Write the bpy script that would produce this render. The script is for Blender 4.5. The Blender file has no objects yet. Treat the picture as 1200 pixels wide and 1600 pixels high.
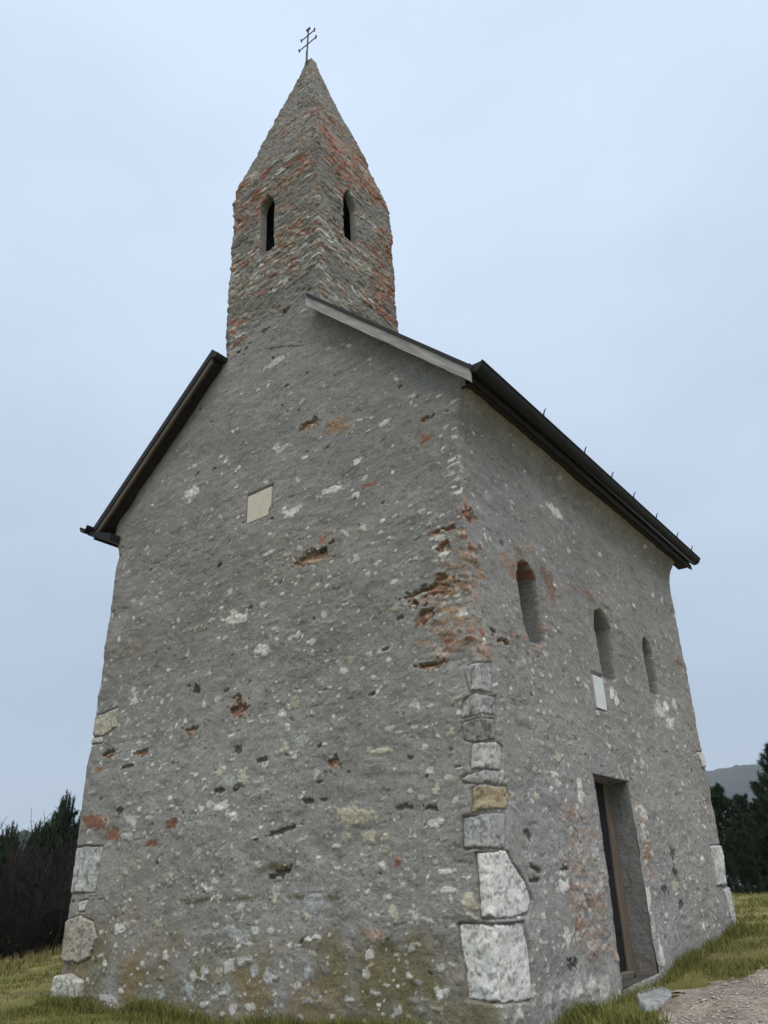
import bpy, math, random
import numpy as np
from mathutils import Matrix

random.seed(7)
rng = np.random.default_rng(11)
scene = bpy.context.scene
COL = scene.collection

# ------------------------------------------------------------------ camera
cam_d = bpy.data.cameras.new('camera')
cam = bpy.data.objects.new('camera', cam_d)
COL.objects.link(cam)
cam_d.sensor_fit = 'VERTICAL'
cam_d.sensor_height = 36.0
cam_d.lens = 1202.0 / 1600.0 * 36.0
cam_d.clip_end = 12000
_r = (0.790756, 0.611752, -0.02155)
_u = (0.283325, -0.334568, 0.898772)
_f = (-0.542615, 0.716815, 0.437886)
CAM = (3.8358, -6.5, 0.9848)
cam.matrix_world = Matrix(((_r[0], _u[0], -_f[0], CAM[0]), (_r[1], _u[1], -_f[1], CAM[1]),
                           (_r[2], _u[2], -_f[2], CAM[2]), (0, 0, 0, 1)))
scene.camera = cam

# ------------------------------------------------------------------ light
SUN_EL, SUN_AZ = math.radians(66), math.radians(132)      # azimuth clockwise from +Y
world = bpy.data.worlds.new('World')
scene.world = world
world.use_nodes = True
wn, wl = world.node_tree.nodes, world.node_tree.links
wn.clear()
w_out = wn.new('ShaderNodeOutputWorld')
w_add = wn.new('ShaderNodeAddShader')
w_bg1 = wn.new('ShaderNodeBackground')
w_bg2 = wn.new('ShaderNodeBackground')
sky = wn.new('ShaderNodeTexSky')
sky.sky_type = 'NISHITA'
sky.sun_disc = False
sky.sun_elevation = SUN_EL
sky.sun_rotation = SUN_AZ
sky.air_density = 1.0
sky.dust_density = 4.0
w_bg1.inputs['Strength'].default_value = 0.02
wl.new(sky.outputs[0], w_bg1.inputs['Color'])
tc = wn.new('ShaderNodeTexCoord')
sep = wn.new('ShaderNodeSeparateXYZ')
wl.new(tc.outputs['Generated'], sep.inputs[0])
mp = wn.new('ShaderNodeMapping')
mp.inputs['Scale'].default_value = (1, 1, 2.2)
wl.new(tc.outputs['Generated'], mp.inputs[0])
cl = wn.new('ShaderNodeTexNoise')
cl.inputs['Scale'].default_value = 1.6
cl.inputs['Detail'].default_value = 4
cl.inputs['Roughness'].default_value = 0.45
wl.new(mp.outputs[0], cl.inputs['Vector'])
ma = wn.new('ShaderNodeMath'); ma.operation = 'MULTIPLY_ADD'
wl.new(cl.outputs['Fac'], ma.inputs[0]); ma.inputs[1].default_value = 0.34
wl.new(sep.outputs['Z'], ma.inputs[2])
mb = wn.new('ShaderNodeMath'); mb.operation = 'SUBTRACT'
wl.new(ma.outputs[0], mb.inputs[0]); mb.inputs[1].default_value = 0.17
ramp = wn.new('ShaderNodeValToRGB')
e = ramp.color_ramp.elements
e[0].position = 0.0; e[0].color = (0.40, 0.49, 0.60, 1)
e[1].position = 1.0; e[1].color = (1.45, 1.48, 1.50, 1)
for pos_, col_ in ((0.22, (0.42, 0.51, 0.63)), (0.5, (0.54, 0.645, 0.785)), (0.72, (0.63, 0.75, 0.90)), (0.90, (0.675, 0.80, 0.965))):
    x = e.new(pos_); x.color = (*col_, 1)
wl.new(mb.outputs[0], ramp.inputs[0])
c2 = wn.new('ShaderNodeTexNoise')
c2.inputs['Scale'].default_value = 3.2; c2.inputs['Detail'].default_value = 5
wl.new(mp.outputs[0], c2.inputs['Vector'])
c3 = wn.new('ShaderNodeMapRange')
c3.inputs['From Min'].default_value = 0.3; c3.inputs['From Max'].default_value = 0.7
c3.inputs['To Min'].default_value = 0.97; c3.inputs['To Max'].default_value = 1.04
wl.new(c2.outputs['Fac'], c3.inputs['Value'])
c4 = wn.new('ShaderNodeVectorMath'); c4.operation = 'SCALE'
wl.new(ramp.outputs[0], c4.inputs[0]); wl.new(c3.outputs[0], c4.inputs['Scale'])
wl.new(c4.outputs[0], w_bg2.inputs['Color'])
w_bg2.inputs['Strength'].default_value = 0.92
wl.new(w_bg1.outputs[0], w_add.inputs[0]); wl.new(w_bg2.outputs[0], w_add.inputs[1])
wl.new(w_add.outputs[0], w_out.inputs['Surface'])

sun_d = bpy.data.lights.new('sun', 'SUN')
sun_d.energy = 2.7
sun_d.angle = math.radians(55)
sun_d.color = (1.0, 0.955, 0.89)
sun = bpy.data.objects.new('sun', sun_d)
COL.objects.link(sun)
_sd = (math.sin(SUN_AZ) * math.cos(SUN_EL), math.cos(SUN_AZ) * math.cos(SUN_EL), math.sin(SUN_EL))
from mathutils import Vector
sun.rotation_euler = Vector(_sd).to_track_quat('Z', 'Y').to_euler()
sun.location = (20, -15, 30)

scene.view_settings.view_transform = 'Standard'
scene.view_settings.look = 'None'
scene.view_settings.exposure = 0.12
scene.view_settings.gamma = 1.0
scene.view_settings.use_curve_mapping = False
scene.cycles.max_bounces = 6
scene.cycles.volume_bounces = 1

# ------------------------------------------------------------------ helpers
def tag(o, label=None, cat=None, group=None, kind=None):
    if label: o['label'] = label
    if cat: o['category'] = cat
    if group: o['group'] = group
    if kind: o['kind'] = kind
    return o

def empty(name, loc=(0, 0, 0), rz=0):
    o = bpy.data.objects.new(name, None)
    COL.objects.link(o)
    o.location = loc
    o.rotation_euler = (0, 0, rz)
    o.empty_display_size = 0.3
    return o

def raw_mesh(name, V, F, mat, parent=None, col=None, smooth=False):
    """V (n,3) array, F list of equal-length faces as an array (m,k) or a python list of faces"""
    me = bpy.data.meshes.new(name)
    V = np.asarray(V, np.float32)
    if isinstance(F, np.ndarray):
        m, k = F.shape
        me.vertices.add(len(V)); me.vertices.foreach_set('co', V.ravel())
        me.loops.add(m * k); me.loops.foreach_set('vertex_index', F.astype(np.int32).ravel())
        me.polygons.add(m); me.polygons.foreach_set('loop_start', np.arange(0, m * k, k, dtype=np.int32))
        if smooth: me.polygons.foreach_set('use_smooth', np.ones(m, bool))
        me.update(calc_edges=True)
        me.validate()
    else:
        me.from_pydata(V.tolist(), [], F)
        if smooth:
            for p in me.polygons: p.use_smooth = True
    if col is not None:
        a = me.color_attributes.new('Col', 'FLOAT_COLOR', 'POINT')
        c = np.ones((len(V), 4), np.float32); c[:, :3] = col
        a.data.foreach_set('color', c.ravel())
    me.materials.append(mat)
    o = bpy.data.objects.new(name, me)
    COL.objects.link(o)
    if parent: o.parent = parent
    return o

def compact(V, F, C):
    used = np.unique(F)
    re = np.full(len(V), -1, np.int64); re[used] = np.arange(len(used))
    return V[used], re[F], C[used]

def sstep(a, b, x):
    t = np.clip((x - a) / (b - a), 0, 1)
    return t * t * (3 - 2 * t)

def hash2(i, j, seed):
    h = (i.astype(np.uint32) * np.uint32(374761393) + j.astype(np.uint32) * np.uint32(668265263)
         + np.uint32((seed * 2246822519 + 97) & 0xffffffff))
    h = (h ^ (h >> np.uint32(13))) * np.uint32(1274126177)
    h = h ^ (h >> np.uint32(16))
    return (h & np.uint32(0xffffff)).astype(np.float32) / np.float32(0xffffff) * 2 - 1

def noise(x, y, sc=1.0, seed=0):
    x = np.asarray(x, np.float64) * sc + 1000.37; y = np.asarray(y, np.float64) * sc + 1000.11
    i = np.floor(x).astype(np.int64); j = np.floor(y).astype(np.int64)
    fx = (x - i).astype(np.float32); fy = (y - j).astype(np.float32)
    ux = fx * fx * (3 - 2 * fx); uy = fy * fy * (3 - 2 * fy)
    a = hash2(i, j, seed); b = hash2(i + 1, j, seed); c = hash2(i, j + 1, seed); d = hash2(i + 1, j + 1, seed)
    return (a + (b - a) * ux) * (1 - uy) + (c + (d - c) * ux) * uy

def fbm(x, y, sc=1.0, oc=4, seed=0, rough=0.5):
    s = 0; a = 1.0; t = 0
    for k in range(oc):
        s = s + a * noise(x, y, sc * 2 ** k * 1.03, seed + k * 17); t += a; a *= rough
    return s / t * 1.5

def poly_sdf(px, py, poly):
    """signed distance to polygon, negative inside"""
    n = len(poly)
    d = np.full(px.shape, 1e9); inside = np.zeros(px.shape, bool)
    for k in range(n):
        ax, ay = poly[k]; bx, by = poly[(k + 1) % n]
        ex, ey = bx - ax, by - ay
        t = np.clip(((px - ax) * ex + (py - ay) * ey) / (ex * ex + ey * ey + 1e-12), 0, 1)
        d = np.minimum(d, (px - ax - t * ex) ** 2 + (py - ay - t * ey) ** 2)
        c = ((ay > py) != (by > py)) & (px < (bx - ax) * (py - ay) / (by - ay + 1e-12) + ax)
        inside ^= c
    d = np.sqrt(d)
    return np.where(inside, -d, d)

class MB:
    """collects boxes, tubes and prisms into one mesh"""
    def __init__(s): s.v = []; s.f = []
    def hull8(s, pts):
        b = len(s.v); s.v += [tuple(p) for p in pts]
        s.f += [[b + i for i in q] for q in ((0, 3, 2, 1), (4, 5, 6, 7), (0, 1, 5, 4), (1, 2, 6, 5), (2, 3, 7, 6), (3, 0, 4, 7))]
        return s
    def box(s, x0, x1, y0, y1, z0, z1):
        return s.hull8([(x0, y0, z0), (x1, y0, z0), (x1, y1, z0), (x0, y1, z0), (x0, y0, z1), (x1, y0, z1), (x1, y1, z1), (x0, y1, z1)])
    def tube(s, pts, radii, n=8, caps=True):
        pts = [Vector(p) for p in pts]; rings = []
        for i, p in enumerate(pts):
            d = (pts[min(i + 1, len(pts) - 1)] - pts[max(i - 1, 0)]).normalized()
            a = d.orthogonal().normalized(); b_ = d.cross(a)
            r = radii[i] if hasattr(radii, '__len__') else radii
            ring = []
            for k in range(n):
                t = 2 * math.pi * k / n
                q = p + a * (math.cos(t) * r) + b_ * (math.sin(t) * r)
                ring.append(len(s.v)); s.v.append(tuple(q))
            rings.append(ring)
        for A, B in zip(rings, rings[1:]):
            for k in range(n): s.f.append([A[k], A[(k + 1) % n], B[(k + 1) % n], B[k]])
        if caps: s.f.append(rings[0][::-1]); s.f.append(rings[-1])
        return s
    def prism(s, poly, axis, a, b):
        """polygon of (u,v); axis 'x' -> (x,u,v), 'y' -> (u,y,v), 'z' -> (u,v,z)"""
        mk = {'x': lambda u, v, w: (w, u, v), 'y': lambda u, v, w: (u, w, v), 'z': lambda u, v, w: (u, v, w)}[axis]
        b0 = len(s.v); n = len(poly)
        s.v += [mk(u, v, a) for u, v in poly] + [mk(u, v, b) for u, v in poly]
        s.f.append([b0 + i for i in range(n)][::-1]); s.f.append([b0 + n + i for i in range(n)])
        for i in range(n): s.f.append([b0 + i, b0 + (i + 1) % n, b0 + n + (i + 1) % n, b0 + n + i])
        return s
    def build(s, name, mat, parent=None, smooth=False, bevel=0):
        o = raw_mesh(name, s.v, s.f, mat, parent, smooth=smooth)
        import bmesh
        bm = bmesh.new(); bm.from_mesh(o.data)
        bmesh.ops.recalc_face_normals(bm, faces=bm.faces)
        bm.to_mesh(o.data); bm.free()
        if bevel:
            m = o.modifiers.new('bevel', 'BEVEL'); m.width = bevel; m.segments = 2; m.limit_method = 'ANGLE'
        return o

def new_mat(name, rough=0.9):
    m = bpy.data.materials.new(name); m.use_nodes = True
    nt = m.node_tree; b = nt.nodes['Principled BSDF']
    b.inputs['Roughness'].default_value = rough
    if 'Specular IOR Level' in b.inputs: b.inputs['Specular IOR Level'].default_value = 0.25
    return m, nt, b

def coord(nt, scale=(1, 1, 1), rot=(0, 0, 0)):
    t = nt.nodes.new('ShaderNodeTexCoord'); m = nt.nodes.new('ShaderNodeMapping')
    m.inputs['Scale'].default_value = scale
    if any(rot):
        m0 = nt.nodes.new('ShaderNodeMapping'); m0.inputs['Rotation'].default_value = rot
        nt.links.new(t.outputs['Object'], m0.inputs[0]); nt.links.new(m0.outputs[0], m.inputs[0])
    else: nt.links.new(t.outputs['Object'], m.inputs[0])
    return m.outputs[0]

def tex_noise(nt, vec, scale, detail=4, rough=0.55):
    n = nt.nodes.new('ShaderNodeTexNoise')
    n.inputs['Scale'].default_value = scale; n.inputs['Detail'].default_value = detail
    n.inputs['Roughness'].default_value = rough
    nt.links.new(vec, n.inputs['Vector']); return n.outputs['Fac']

def to_range(nt, fac, a, b, lo=0.3, hi=0.7):
    r = nt.nodes.new('ShaderNodeMapRange')
    r.inputs['From Min'].default_value = lo; r.inputs['From Max'].default_value = hi
    r.inputs['To Min'].default_value = a; r.inputs['To Max'].default_value = b
    nt.links.new(fac, r.inputs['Value']); return r.outputs[0]

def mul_col(nt, col, fac):
    v = nt.nodes.new('ShaderNodeVectorMath'); v.operation = 'SCALE'
    nt.links.new(col, v.inputs[0]); nt.links.new(fac, v.inputs['Scale']); return v.outputs[0]

def bump(nt, b, fac, dist, strength=1.0, prev=None):
    n = nt.nodes.new('ShaderNodeBump'); n.inputs['Distance'].default_value = dist
    n.inputs['Strength'].default_value = strength
    nt.links.new(fac, n.inputs['Height'])
    if prev is not None: nt.links.new(prev, n.inputs['Normal'])
    nt.links.new(n.outputs[0], b.inputs['Normal']); return n.outputs[0]

def attr_mat(name, scales, amp, bumps, rough=0.95, dash=False):
    """material whose base colour is the per-vertex stone map times procedural grain"""
    m, nt, b = new_mat(name, rough)
    a = nt.nodes.new('ShaderNodeAttribute'); a.attribute_name = 'Col'
    v = coord(nt); c = a.outputs['Color']
    for sc, am in zip(scales, amp):
        c = mul_col(nt, c, to_range(nt, tex_noise(nt, v, sc, 3), 1 - am, 1 + am))
    if dash:      # short level scratches and pits in the render
        d = tex_noise(nt, coord(nt, (13, 13, 40)), 1.0, 3, 0.6)
        c = mul_col(nt, c, to_range(nt, d, 0.62, 1.0, 0.30, 0.43))
        d = tex_noise(nt, coord(nt, (30, 30, 55)), 1.0, 2, 0.6)
        c = mul_col(nt, c, to_range(nt, d, 1.0, 1.28, 0.62, 0.74))
    nt.links.new(c, b.inputs['Base Color'])
    prev = None
    for sc, di in bumps:
        prev = bump(nt, b, tex_noise(nt, v, sc, 4, 0.65), di, 1.0, prev)
    return m

def flat_mat(name, col, col2=None, scale=(6, 6, 6), nscale=3.0, rough=0.85, bd=0.004, metal=0.0, rot=(0, 0, 0)):
    m, nt, b = new_mat(name, rough)
    b.inputs['Metallic'].default_value = metal
    v = coord(nt, scale, rot); f = tex_noise(nt, v, nscale, 5, 0.6)
    r = nt.nodes.new('ShaderNodeValToRGB')
    r.color_ramp.elements[0].position = 0.32; r.color_ramp.elements[1].position = 0.68
    r.color_ramp.elements[0].color = (*col, 1); r.color_ramp.elements[1].color = (*(col2 or col), 1)
    nt.links.new(f, r.inputs[0]); nt.links.new(r.outputs[0], b.inputs['Base Color'])
    bump(nt, b, f, bd)
    return m

M_WALL = attr_mat('masonry', (9, 30, 75), (0.06, 0.16, 0.20), ((22, 0.006), (60, 0.006)), dash=True)
M_STONE = attr_mat('dressed_stone', (14, 60), (0.10, 0.14), ((30, 0.006), (110, 0.004)))
M_GRASS = attr_mat('grass_blades', (3,), (0.15,), (), 0.8)
M_LEAF = attr_mat('needles', (2,), (0.25,), (), 0.8)
M_GROUND = attr_mat('turf_soil', (2.0, 18, 90), (0.15, 0.22, 0.3), ((20, 0.03), (90, 0.015)))
M_HILL = attr_mat('wooded_hill', (0.02, 0.15), (0.25, 0.35), ((0.1, 3.0),))
M_ROOF = flat_mat('dark_roof_tiles', (0.018, 0.018, 0.018), (0.035, 0.033, 0.03), rough=0.7)
M_BOARD_L = flat_mat('weathered_grey_board', (0.22, 0.21, 0.19), (0.42, 0.40, 0.37), (0.9, 8, 9), 3.0, rot=(0, math.radians(-44.1), 0))
M_BOARD_D = flat_mat('shaded_brown_board', (0.075, 0.058, 0.048), (0.14, 0.115, 0.10), (1.2, 8, 9), 3.0, rot=(0, math.radians(41.1), 0))  # left bargeboard: shade of the downward-facing boards is put into this darker brown
M_SOFFIT = flat_mat('dark_soffit_boards', (0.017, 0.014, 0.012), (0.032, 0.026, 0.022), (1.5, 6, 6), 3.0)  # soffit brown deepened to carry the shadow under the eave
M_GUTTER = flat_mat('black_gutter_metal', (0.010, 0.011, 0.012), (0.02, 0.021, 0.022), rough=0.6)
M_IRON = flat_mat('wrought_iron', (0.025, 0.028, 0.035), (0.04, 0.042, 0.05), rough=0.6)
M_POST = flat_mat('brown_door_post', (0.11, 0.09, 0.066), (0.18, 0.145, 0.11), (10, 10, 1.2), 2.0)
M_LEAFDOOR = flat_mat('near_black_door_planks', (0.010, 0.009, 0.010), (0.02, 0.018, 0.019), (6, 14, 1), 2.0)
M_BARK = flat_mat('bark', (0.028, 0.021, 0.017), (0.055, 0.042, 0.034), (6, 6, 2), 3.0, bd=0.01)
M_TWIG = flat_mat('dark_twigs', (0.016, 0.014, 0.013), (0.040, 0.034, 0.030), (2, 2, 2), 2.0)
M_DARK = flat_mat('interior_dark', (0.05, 0.048, 0.045), (0.07, 0.068, 0.064))  # plaster tone darkened to stand for the gloom inside the belfry

# ------------------------------------------------------------------ palette and rasteriser
PLASTER = np.array([0.236, 0.231, 0.217])
def kind_col(k, r):
    if k == 'W': return np.array([0.62, 0.60, 0.545]) * r.uniform(0.75, 1.15)
    if k == 'C': return np.array([0.46, 0.42, 0.32]) * r.uniform(0.8, 1.1)
    if k == 'U': return np.array([0.42, 0.425, 0.405]) * r.uniform(0.85, 1.1)
    if k == 'P': return np.array([0.33, 0.24, 0.19]) * r.uniform(0.9, 1.15)
    if k == 'O': return np.array([0.33, 0.225, 0.145]) * r.uniform(0.85, 1.15)
    if k == 'B': return np.array([0.255, 0.130, 0.085]) * r.uniform(0.65, 1.2)
    if k == 'R': return np.array([0.31, 0.115, 0.065]) * r.uniform(0.75, 1.2)
    if k == 'H': return np.array([0.28, 0.17, 0.11]) * r.uniform(0.75, 1.15)
    if k == 'G': return PLASTER * r.uniform(0.72, 1.18)
    if k == 'K': return np.array([0.30, 0.29, 0.26]) * r.uniform(0.8, 1.2)
    return np.array([0.10, 0.09, 0.078]) * r.uniform(0.7, 1.3)

class Sheet:
    """height and colour raster over a grid in wall coordinates (s along, z up)"""
    def __init__(self, S, Z, seed):
        self.S, self.Z = S, Z
        self.h = np.zeros(S.shape, np.float32); self.c = np.ones(S.shape + (3,), np.float32) * PLASTER
        self.n1 = fbm(S, Z * 1.25, 14, 3, seed); self.n2 = fbm(S, Z, 34, 2, seed + 5)
        self.zr = Z[:, 0]; self.rect = np.allclose(S[0], S[-1]); self.r = random.Random(seed)
    def win(self, s, z, rs, rz):
        i0, i1 = np.searchsorted(self.zr, [z - rz, z + rz])
        if self.rect: j0, j1 = np.searchsorted(self.S[0], [s - rs, s + rs])
        else: j0, j1 = 0, self.S.shape[1]
        if i1 - i0 < 1 or j1 - j0 < 1: return None
        return (slice(i0, i1), slice(j0, j1))
    def stone(self, s, z, rs, rz, k, rot=0, box=0.0, hgt=None, col=None, soft=0.08, strength=1.0):
        m = 1.7 * max(rs, rz) if rot else 0
        w = self.win(s, z, max(1.7 * rs, m), max(1.7 * rz, m))
        if w is None: return
        x = self.S[w] - s; y = self.Z[w] - z
        if rot: x, y = x * math.cos(rot) + y * math.sin(rot), -x * math.sin(rot) + y * math.cos(rot)
        x = np.abs(x / rs); y = np.abs(y / rz)
        p = 2 + 5 * box
        d = (x ** p + y ** p) ** (1 / p)
        d = d * (1 + 0.42 * self.n1[w] + 0.34 * self.n2[w])
        mask = sstep(1 + soft, 1 - soft, d)
        c = kind_col(k, self.r) if col is None else col
        if k == 'G':
            self.c[w] *= (1 + mask * (self.r.uniform(-0.16, 0.14)))[..., None]
        else:
            mm = (mask * strength)[..., None]
            tone = (1 + 0.16 * self.n2[w] + 0.10 * self.n1[w])[..., None]
            self.c[w] = self.c[w] * (1 - mm) + c * tone * mm
        if hgt is None:
            hgt = {'W': 0.004, 'C': 0.006, 'U': 0.003, 'P': 0.003, 'O': 0.002, 'B': 0.000, 'R': 0.0, 'H': -0.042, 'G': 0.006, 'D': -0.018, 'K': 0.005}[k]
        if k == 'H':      # broken-out hole: deep under the upper lip, shallower to the bottom
            yy = (self.Z[w] - z) / rz
            hgt = hgt * np.clip(0.75 + 0.5 * yy + 0.5 * self.n1[w], 0.25, 1.4)
            band = sstep(0.25, 0.6, self.n2[w] + 0.35 * self.n1[w])
            self.c[w] = self.c[w] * (1 - (0.45 * band * mask)[..., None]) + np.array([0.12, 0.095, 0.075]) * (0.45 * band * mask)[..., None]
        self.h[w] += hgt * mask
    def opening(self, poly, depth, soft=0.03):
        P = np.array(poly); w = self.win(P[:, 0].mean(), P[:, 1].mean(), np.ptp(P[:, 0]) / 2 + 0.2, np.ptp(P[:, 1]) / 2 + 0.2)
        sd0 = poly_sdf(self.S[w], self.Z[w], poly); sd = sd0 + 0.008 * self.n1[w] * sstep(-.02, 0, sd0)
        self.h[w] = self.h[w] * (1 - sstep(0.01, -0.03, sd)) - depth * sstep(0.0, -soft, sd)
        return w, sd

def grid_faces(nr, nc):
    a = np.arange(nr * nc).reshape(nr, nc)
    return np.stack([a[:-1, :-1], a[:-1, 1:], a[1:, 1:], a[1:, :-1]], -1)

def plaster(sh, lump=1.0, ridges=1.0):
    S, Z = sh.S, sh.Z
    sh.h += 0.020 * np.exp(-((S + 6.4) / .5) ** 2) * fbm(S, Z, 2.4, 3, 35)
    sh.h += lump * (0.022 * fbm(S, Z, 0.9, 3, 31) + 0.007 * fbm(S, Z * 1.6, 2.6, 3, 41) + 0.0035 * fbm(S * 0.8, Z * 1.3, 11, 3, 51))
    sh.c *= (1 + 0.10 * fbm(S, Z, 0.8, 3, 61) + 0.10 * fbm(S, Z * 1.5, 4.5, 4, 62) + 0.07 * fbm(S, Z, 22, 2, 63))[..., None]
    warm = np.clip(0.5 + 0.6 * fbm(S, Z, 0.6, 3, 71), 0, 1)[..., None]
    sh.c *= (1 - 0.03 * warm) * (1 + warm * np.array([0.05, 0.0, -0.06]))
    # thin broken cracks and trowel edges running roughly level
    q = fbm(S * 0.75 + 0.06 * fbm(S, Z, 3, 2, 81), Z * 1.9, 4.2, 3, 82)
    gate = sstep(0.05, 0.45, fbm(S, Z, 1.7, 3, 83))
    line = sstep(0.045, 0.0, np.abs(q)) * gate * ridges
    sh.h -= 0.006 * line; sh.c *= (1 - 0.35 * line)[..., None]
    q = fbm(S * 1.1, Z * 1.3, 7.5, 3, 84)
    line = sstep(0.05, 0.0, np.abs(q)) * sstep(0.15, 0.5, fbm(S, Z, 2.3, 3, 85)) * ridges
    sh.h -= 0.005 * line; sh.c *= (1 - 0.30 * line)[..., None]

def scatter(sh, n, s0, s1, z0, z1, dens, kinds, size, smul=1.0):
    r = sh.r
    for _ in range(n):
        s = r.uniform(s0, s1); z = r.uniform(z0, z1)
        if r.random() > dens(s, z): continue
        k = r.choice(kinds)
        a = size[0] * (size[1] / size[0]) ** (r.random() ** 1.6)
        asp = r.uniform(0.22, 0.8)
        sh.stone(s, z, a, a * asp, k, box=r.choice((0, 0, .3)), strength=r.uniform(.7, 1) * smul, rot=r.gauss(0, 0.22) if r.random() < 0.85 else r.uniform(-1.3, 1.3))

# ------------------------------------------------------------------ church
W, L, ZE = 6.5, 7.07, 6.17
ZB = -0.55
church = empty('stone_church')
tag(church, 'small grey rubble stone church with pointed brick bell tower on its gable', 'church')

FRONT = [(-2.35, 6.68, 0.166, 0.062, 'H'), (-1.85, 6.47, 0.156, 0.119, 'O'), (-0.43, 5.98, 0.074, 0.036, 'H'), (-0.44, 5.72, 0.073, 0.053, 'B'), (-1.3, 5.41, 0.08, 0.035, 'B'), (-2.22, 4.68, 0.258, 0.077, 'H'), (-2.06, 4.87, 0.053, 0.052, 'B'), (-2.07, 4.74, 0.053, 0.034, 'D'), (-1.9, 4.79, 0.042, 0.034, 'D'), (-0.3, 4.27, 0.083, 0.053, 'H'), (-0.29, 4.18, 0.058, 0.037, 'W'), (-0.34, 4.49, 0.076, 0.031, 'H'), (-0.18, 4.47, 0.058, 0.031, 'H'), (-0.53, 3.83, 0.252, 0.058, 'H'), (-0.34, 3.92, 0.066, 0.051, 'H'), (-0.58, 3.57, 0.108, 0.085, 'H'), (-0.7, 3.71, 0.051, 0.036, 'H'), (-0.55, 3.03, 0.144, 0.033, 'H'), (-3.43, 2.96, 0.161, 0.078, 'H'), (-3.42, 3.07, 0.069, 0.079, 'H'), (-4.26, 3.36, 0.077, 0.067, 'D'), (-4.28, 2.84, 0.113, 0.04, 'H'), (-6.01, 2.74, 0.18, 0.052, 'H'), (-5.26, 2.67, 0.125, 0.041, 'H'), (-6.19, 2.55, 0.091, 0.034, 'B'), (-5.51, 2.52, 0.113, 0.025, 'D'), (-4.49, 1.75, 0.111, 0.059, 'B'), (-5.67, 1.68, 0.154, 0.07, 'B'), (-4.86, 1.54, 0.077, 0.037, 'B'), (-6.19, 1.88, 0.268, 0.073, 'B'), (-5.59, 1.97, 0.084, 0.048, 'D'), (-1.03, 1.19, 0.038, 0.034, 'B'), (-1.85, 2.19, 0.091, 0.053, 'H'), (-2.04, 2.02, 0.056, 0.02, 'D'), (-2.24, 1.84, 0.094, 0.026, 'D'), (-1.99, 1.83, 0.055, 0.019, 'D'), (-0.59, 1.65, 0.074, 0.029, 'D'), (-0.94, 1.68, 0.109, 0.024, 'D'), (-3.35, 2.07, 0.088, 0.028, 'D'), (-3.63, 2.06, 0.09, 0.029, 'D'), (-3.37, 2.49, 0.056, 0.037, 'D'), (-2.96, 2.34, 0.074, 0.029, 'D'), (-2.59, 1.56, 0.253, 0.026, 'D'), (-2.62, 1.13, 0.172, 0.031, 'D'), (-1.07, 6.18, 0.091, 0.047, 'W'), (-1.49, 5.79, 0.062, 0.055, 'W'), (-3.56, 4.17, 0.22, 0.079, 'W'), (-3.44, 4.17, 0.12, 0.052, 'W'), (-3.03, 3.67, 0.147, 0.065, 'W'), (-2.61, 5.44, 0.162, 0.047, 'W'), (-1.89, 5.53, 0.194, 0.046, 'W'), (-2.84, 6.5, 0.149, 0.041, 'W'), (-2.97, 6.57, 0.063, 0.052, 'W'), (-4.74, 6.43, 0.149, 0.088, 'W'), (-3.03, 8.07, 0.214, 0.059, 'W'), (-1.57, 1.65, 0.256, 0.086, 'C'), (-1.38, 1.45, 0.099, 0.059, 'C'), (-1.68, 1.45, 0.086, 0.048, 'C'), (-2.1, 0.85, 0.158, 0.081, 'U'), (-1.36, 0.58, 0.109, 0.043, 'P'), (-3.24, 0.56, 0.182, 0.061, 'U'), (-5.3, 0.6, 0.13, 0.055, 'W'), (-3.49, 2.17, 0.123, 0.065, 'U'), (-3.27, 2.18, 0.087, 0.064, 'C'), (-1.2, 2.25, 0.151, 0.032, 'C'), (-2.34, 2.5, 0.118, 0.049, 'U'), (-2.61, 2.43, 0.061, 0.064, 'C'), (-3.61, 1.87, 0.101, 0.043, 'W'), (-3.94, 1.88, 0.07, 0.036, 'W'), (-3.37, 1.76, 0.076, 0.055, 'W'), (-0.46, 0.95, 0.097, 0.031, 'W'), (-0.23, 0.86, 0.06, 0.071, 'C'), (-1.1, 0.77, 0.045, 0.064, 'C'), (-0.59, 0.13, 0.054, 0.043, 'W'), (-0.45, 1.1, 0.098, 0.021, 'W'), (-0.57, 1.51, 0.103, 0.028, 'W'), (-1.18, 1.42, 0.064, 0.029, 'C'), (-2.46, 2.93, 0.082, 0.074, 'C'), (-3.65, 2.28, 0.08, 0.059, 'C'), (-5.57, 3.42, 0.088, 0.054, 'W'), (-5.28, 1.82, 0.108, 0.069, 'W'), (-4.95, 1.84, 0.091, 0.03, 'W'), (-5.33, 1.64, 0.122, 0.038, 'W'), (-3.93, 0.02, 0.097, 0.072, 'U'), (-3.7, 0.19, 0.063, 0.054, 'U'), (-3.86, 0.15, 0.075, 0.048, 'W'), (-2.92, 0.22, 0.067, 0.046, 'U'), (-3.32, 0.05, 0.08, 0.052, 'U'), (-4.42, -0.06, 0.091, 0.043, 'U'), (-5.37, -0.14, 0.179, 0.039, 'W'), (-3.09, 0.32, 0.117, 0.023, 'W'), (-0.83, 0.74, 0.043, 0.047, 'U'), (-1.4, 0.42, 0.054, 0.052, 'W'), (-2.17, 0.24, 0.051, 0.065, 'U'), (-2.7, 0.17, 0.083, 0.05, 'U')]
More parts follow.
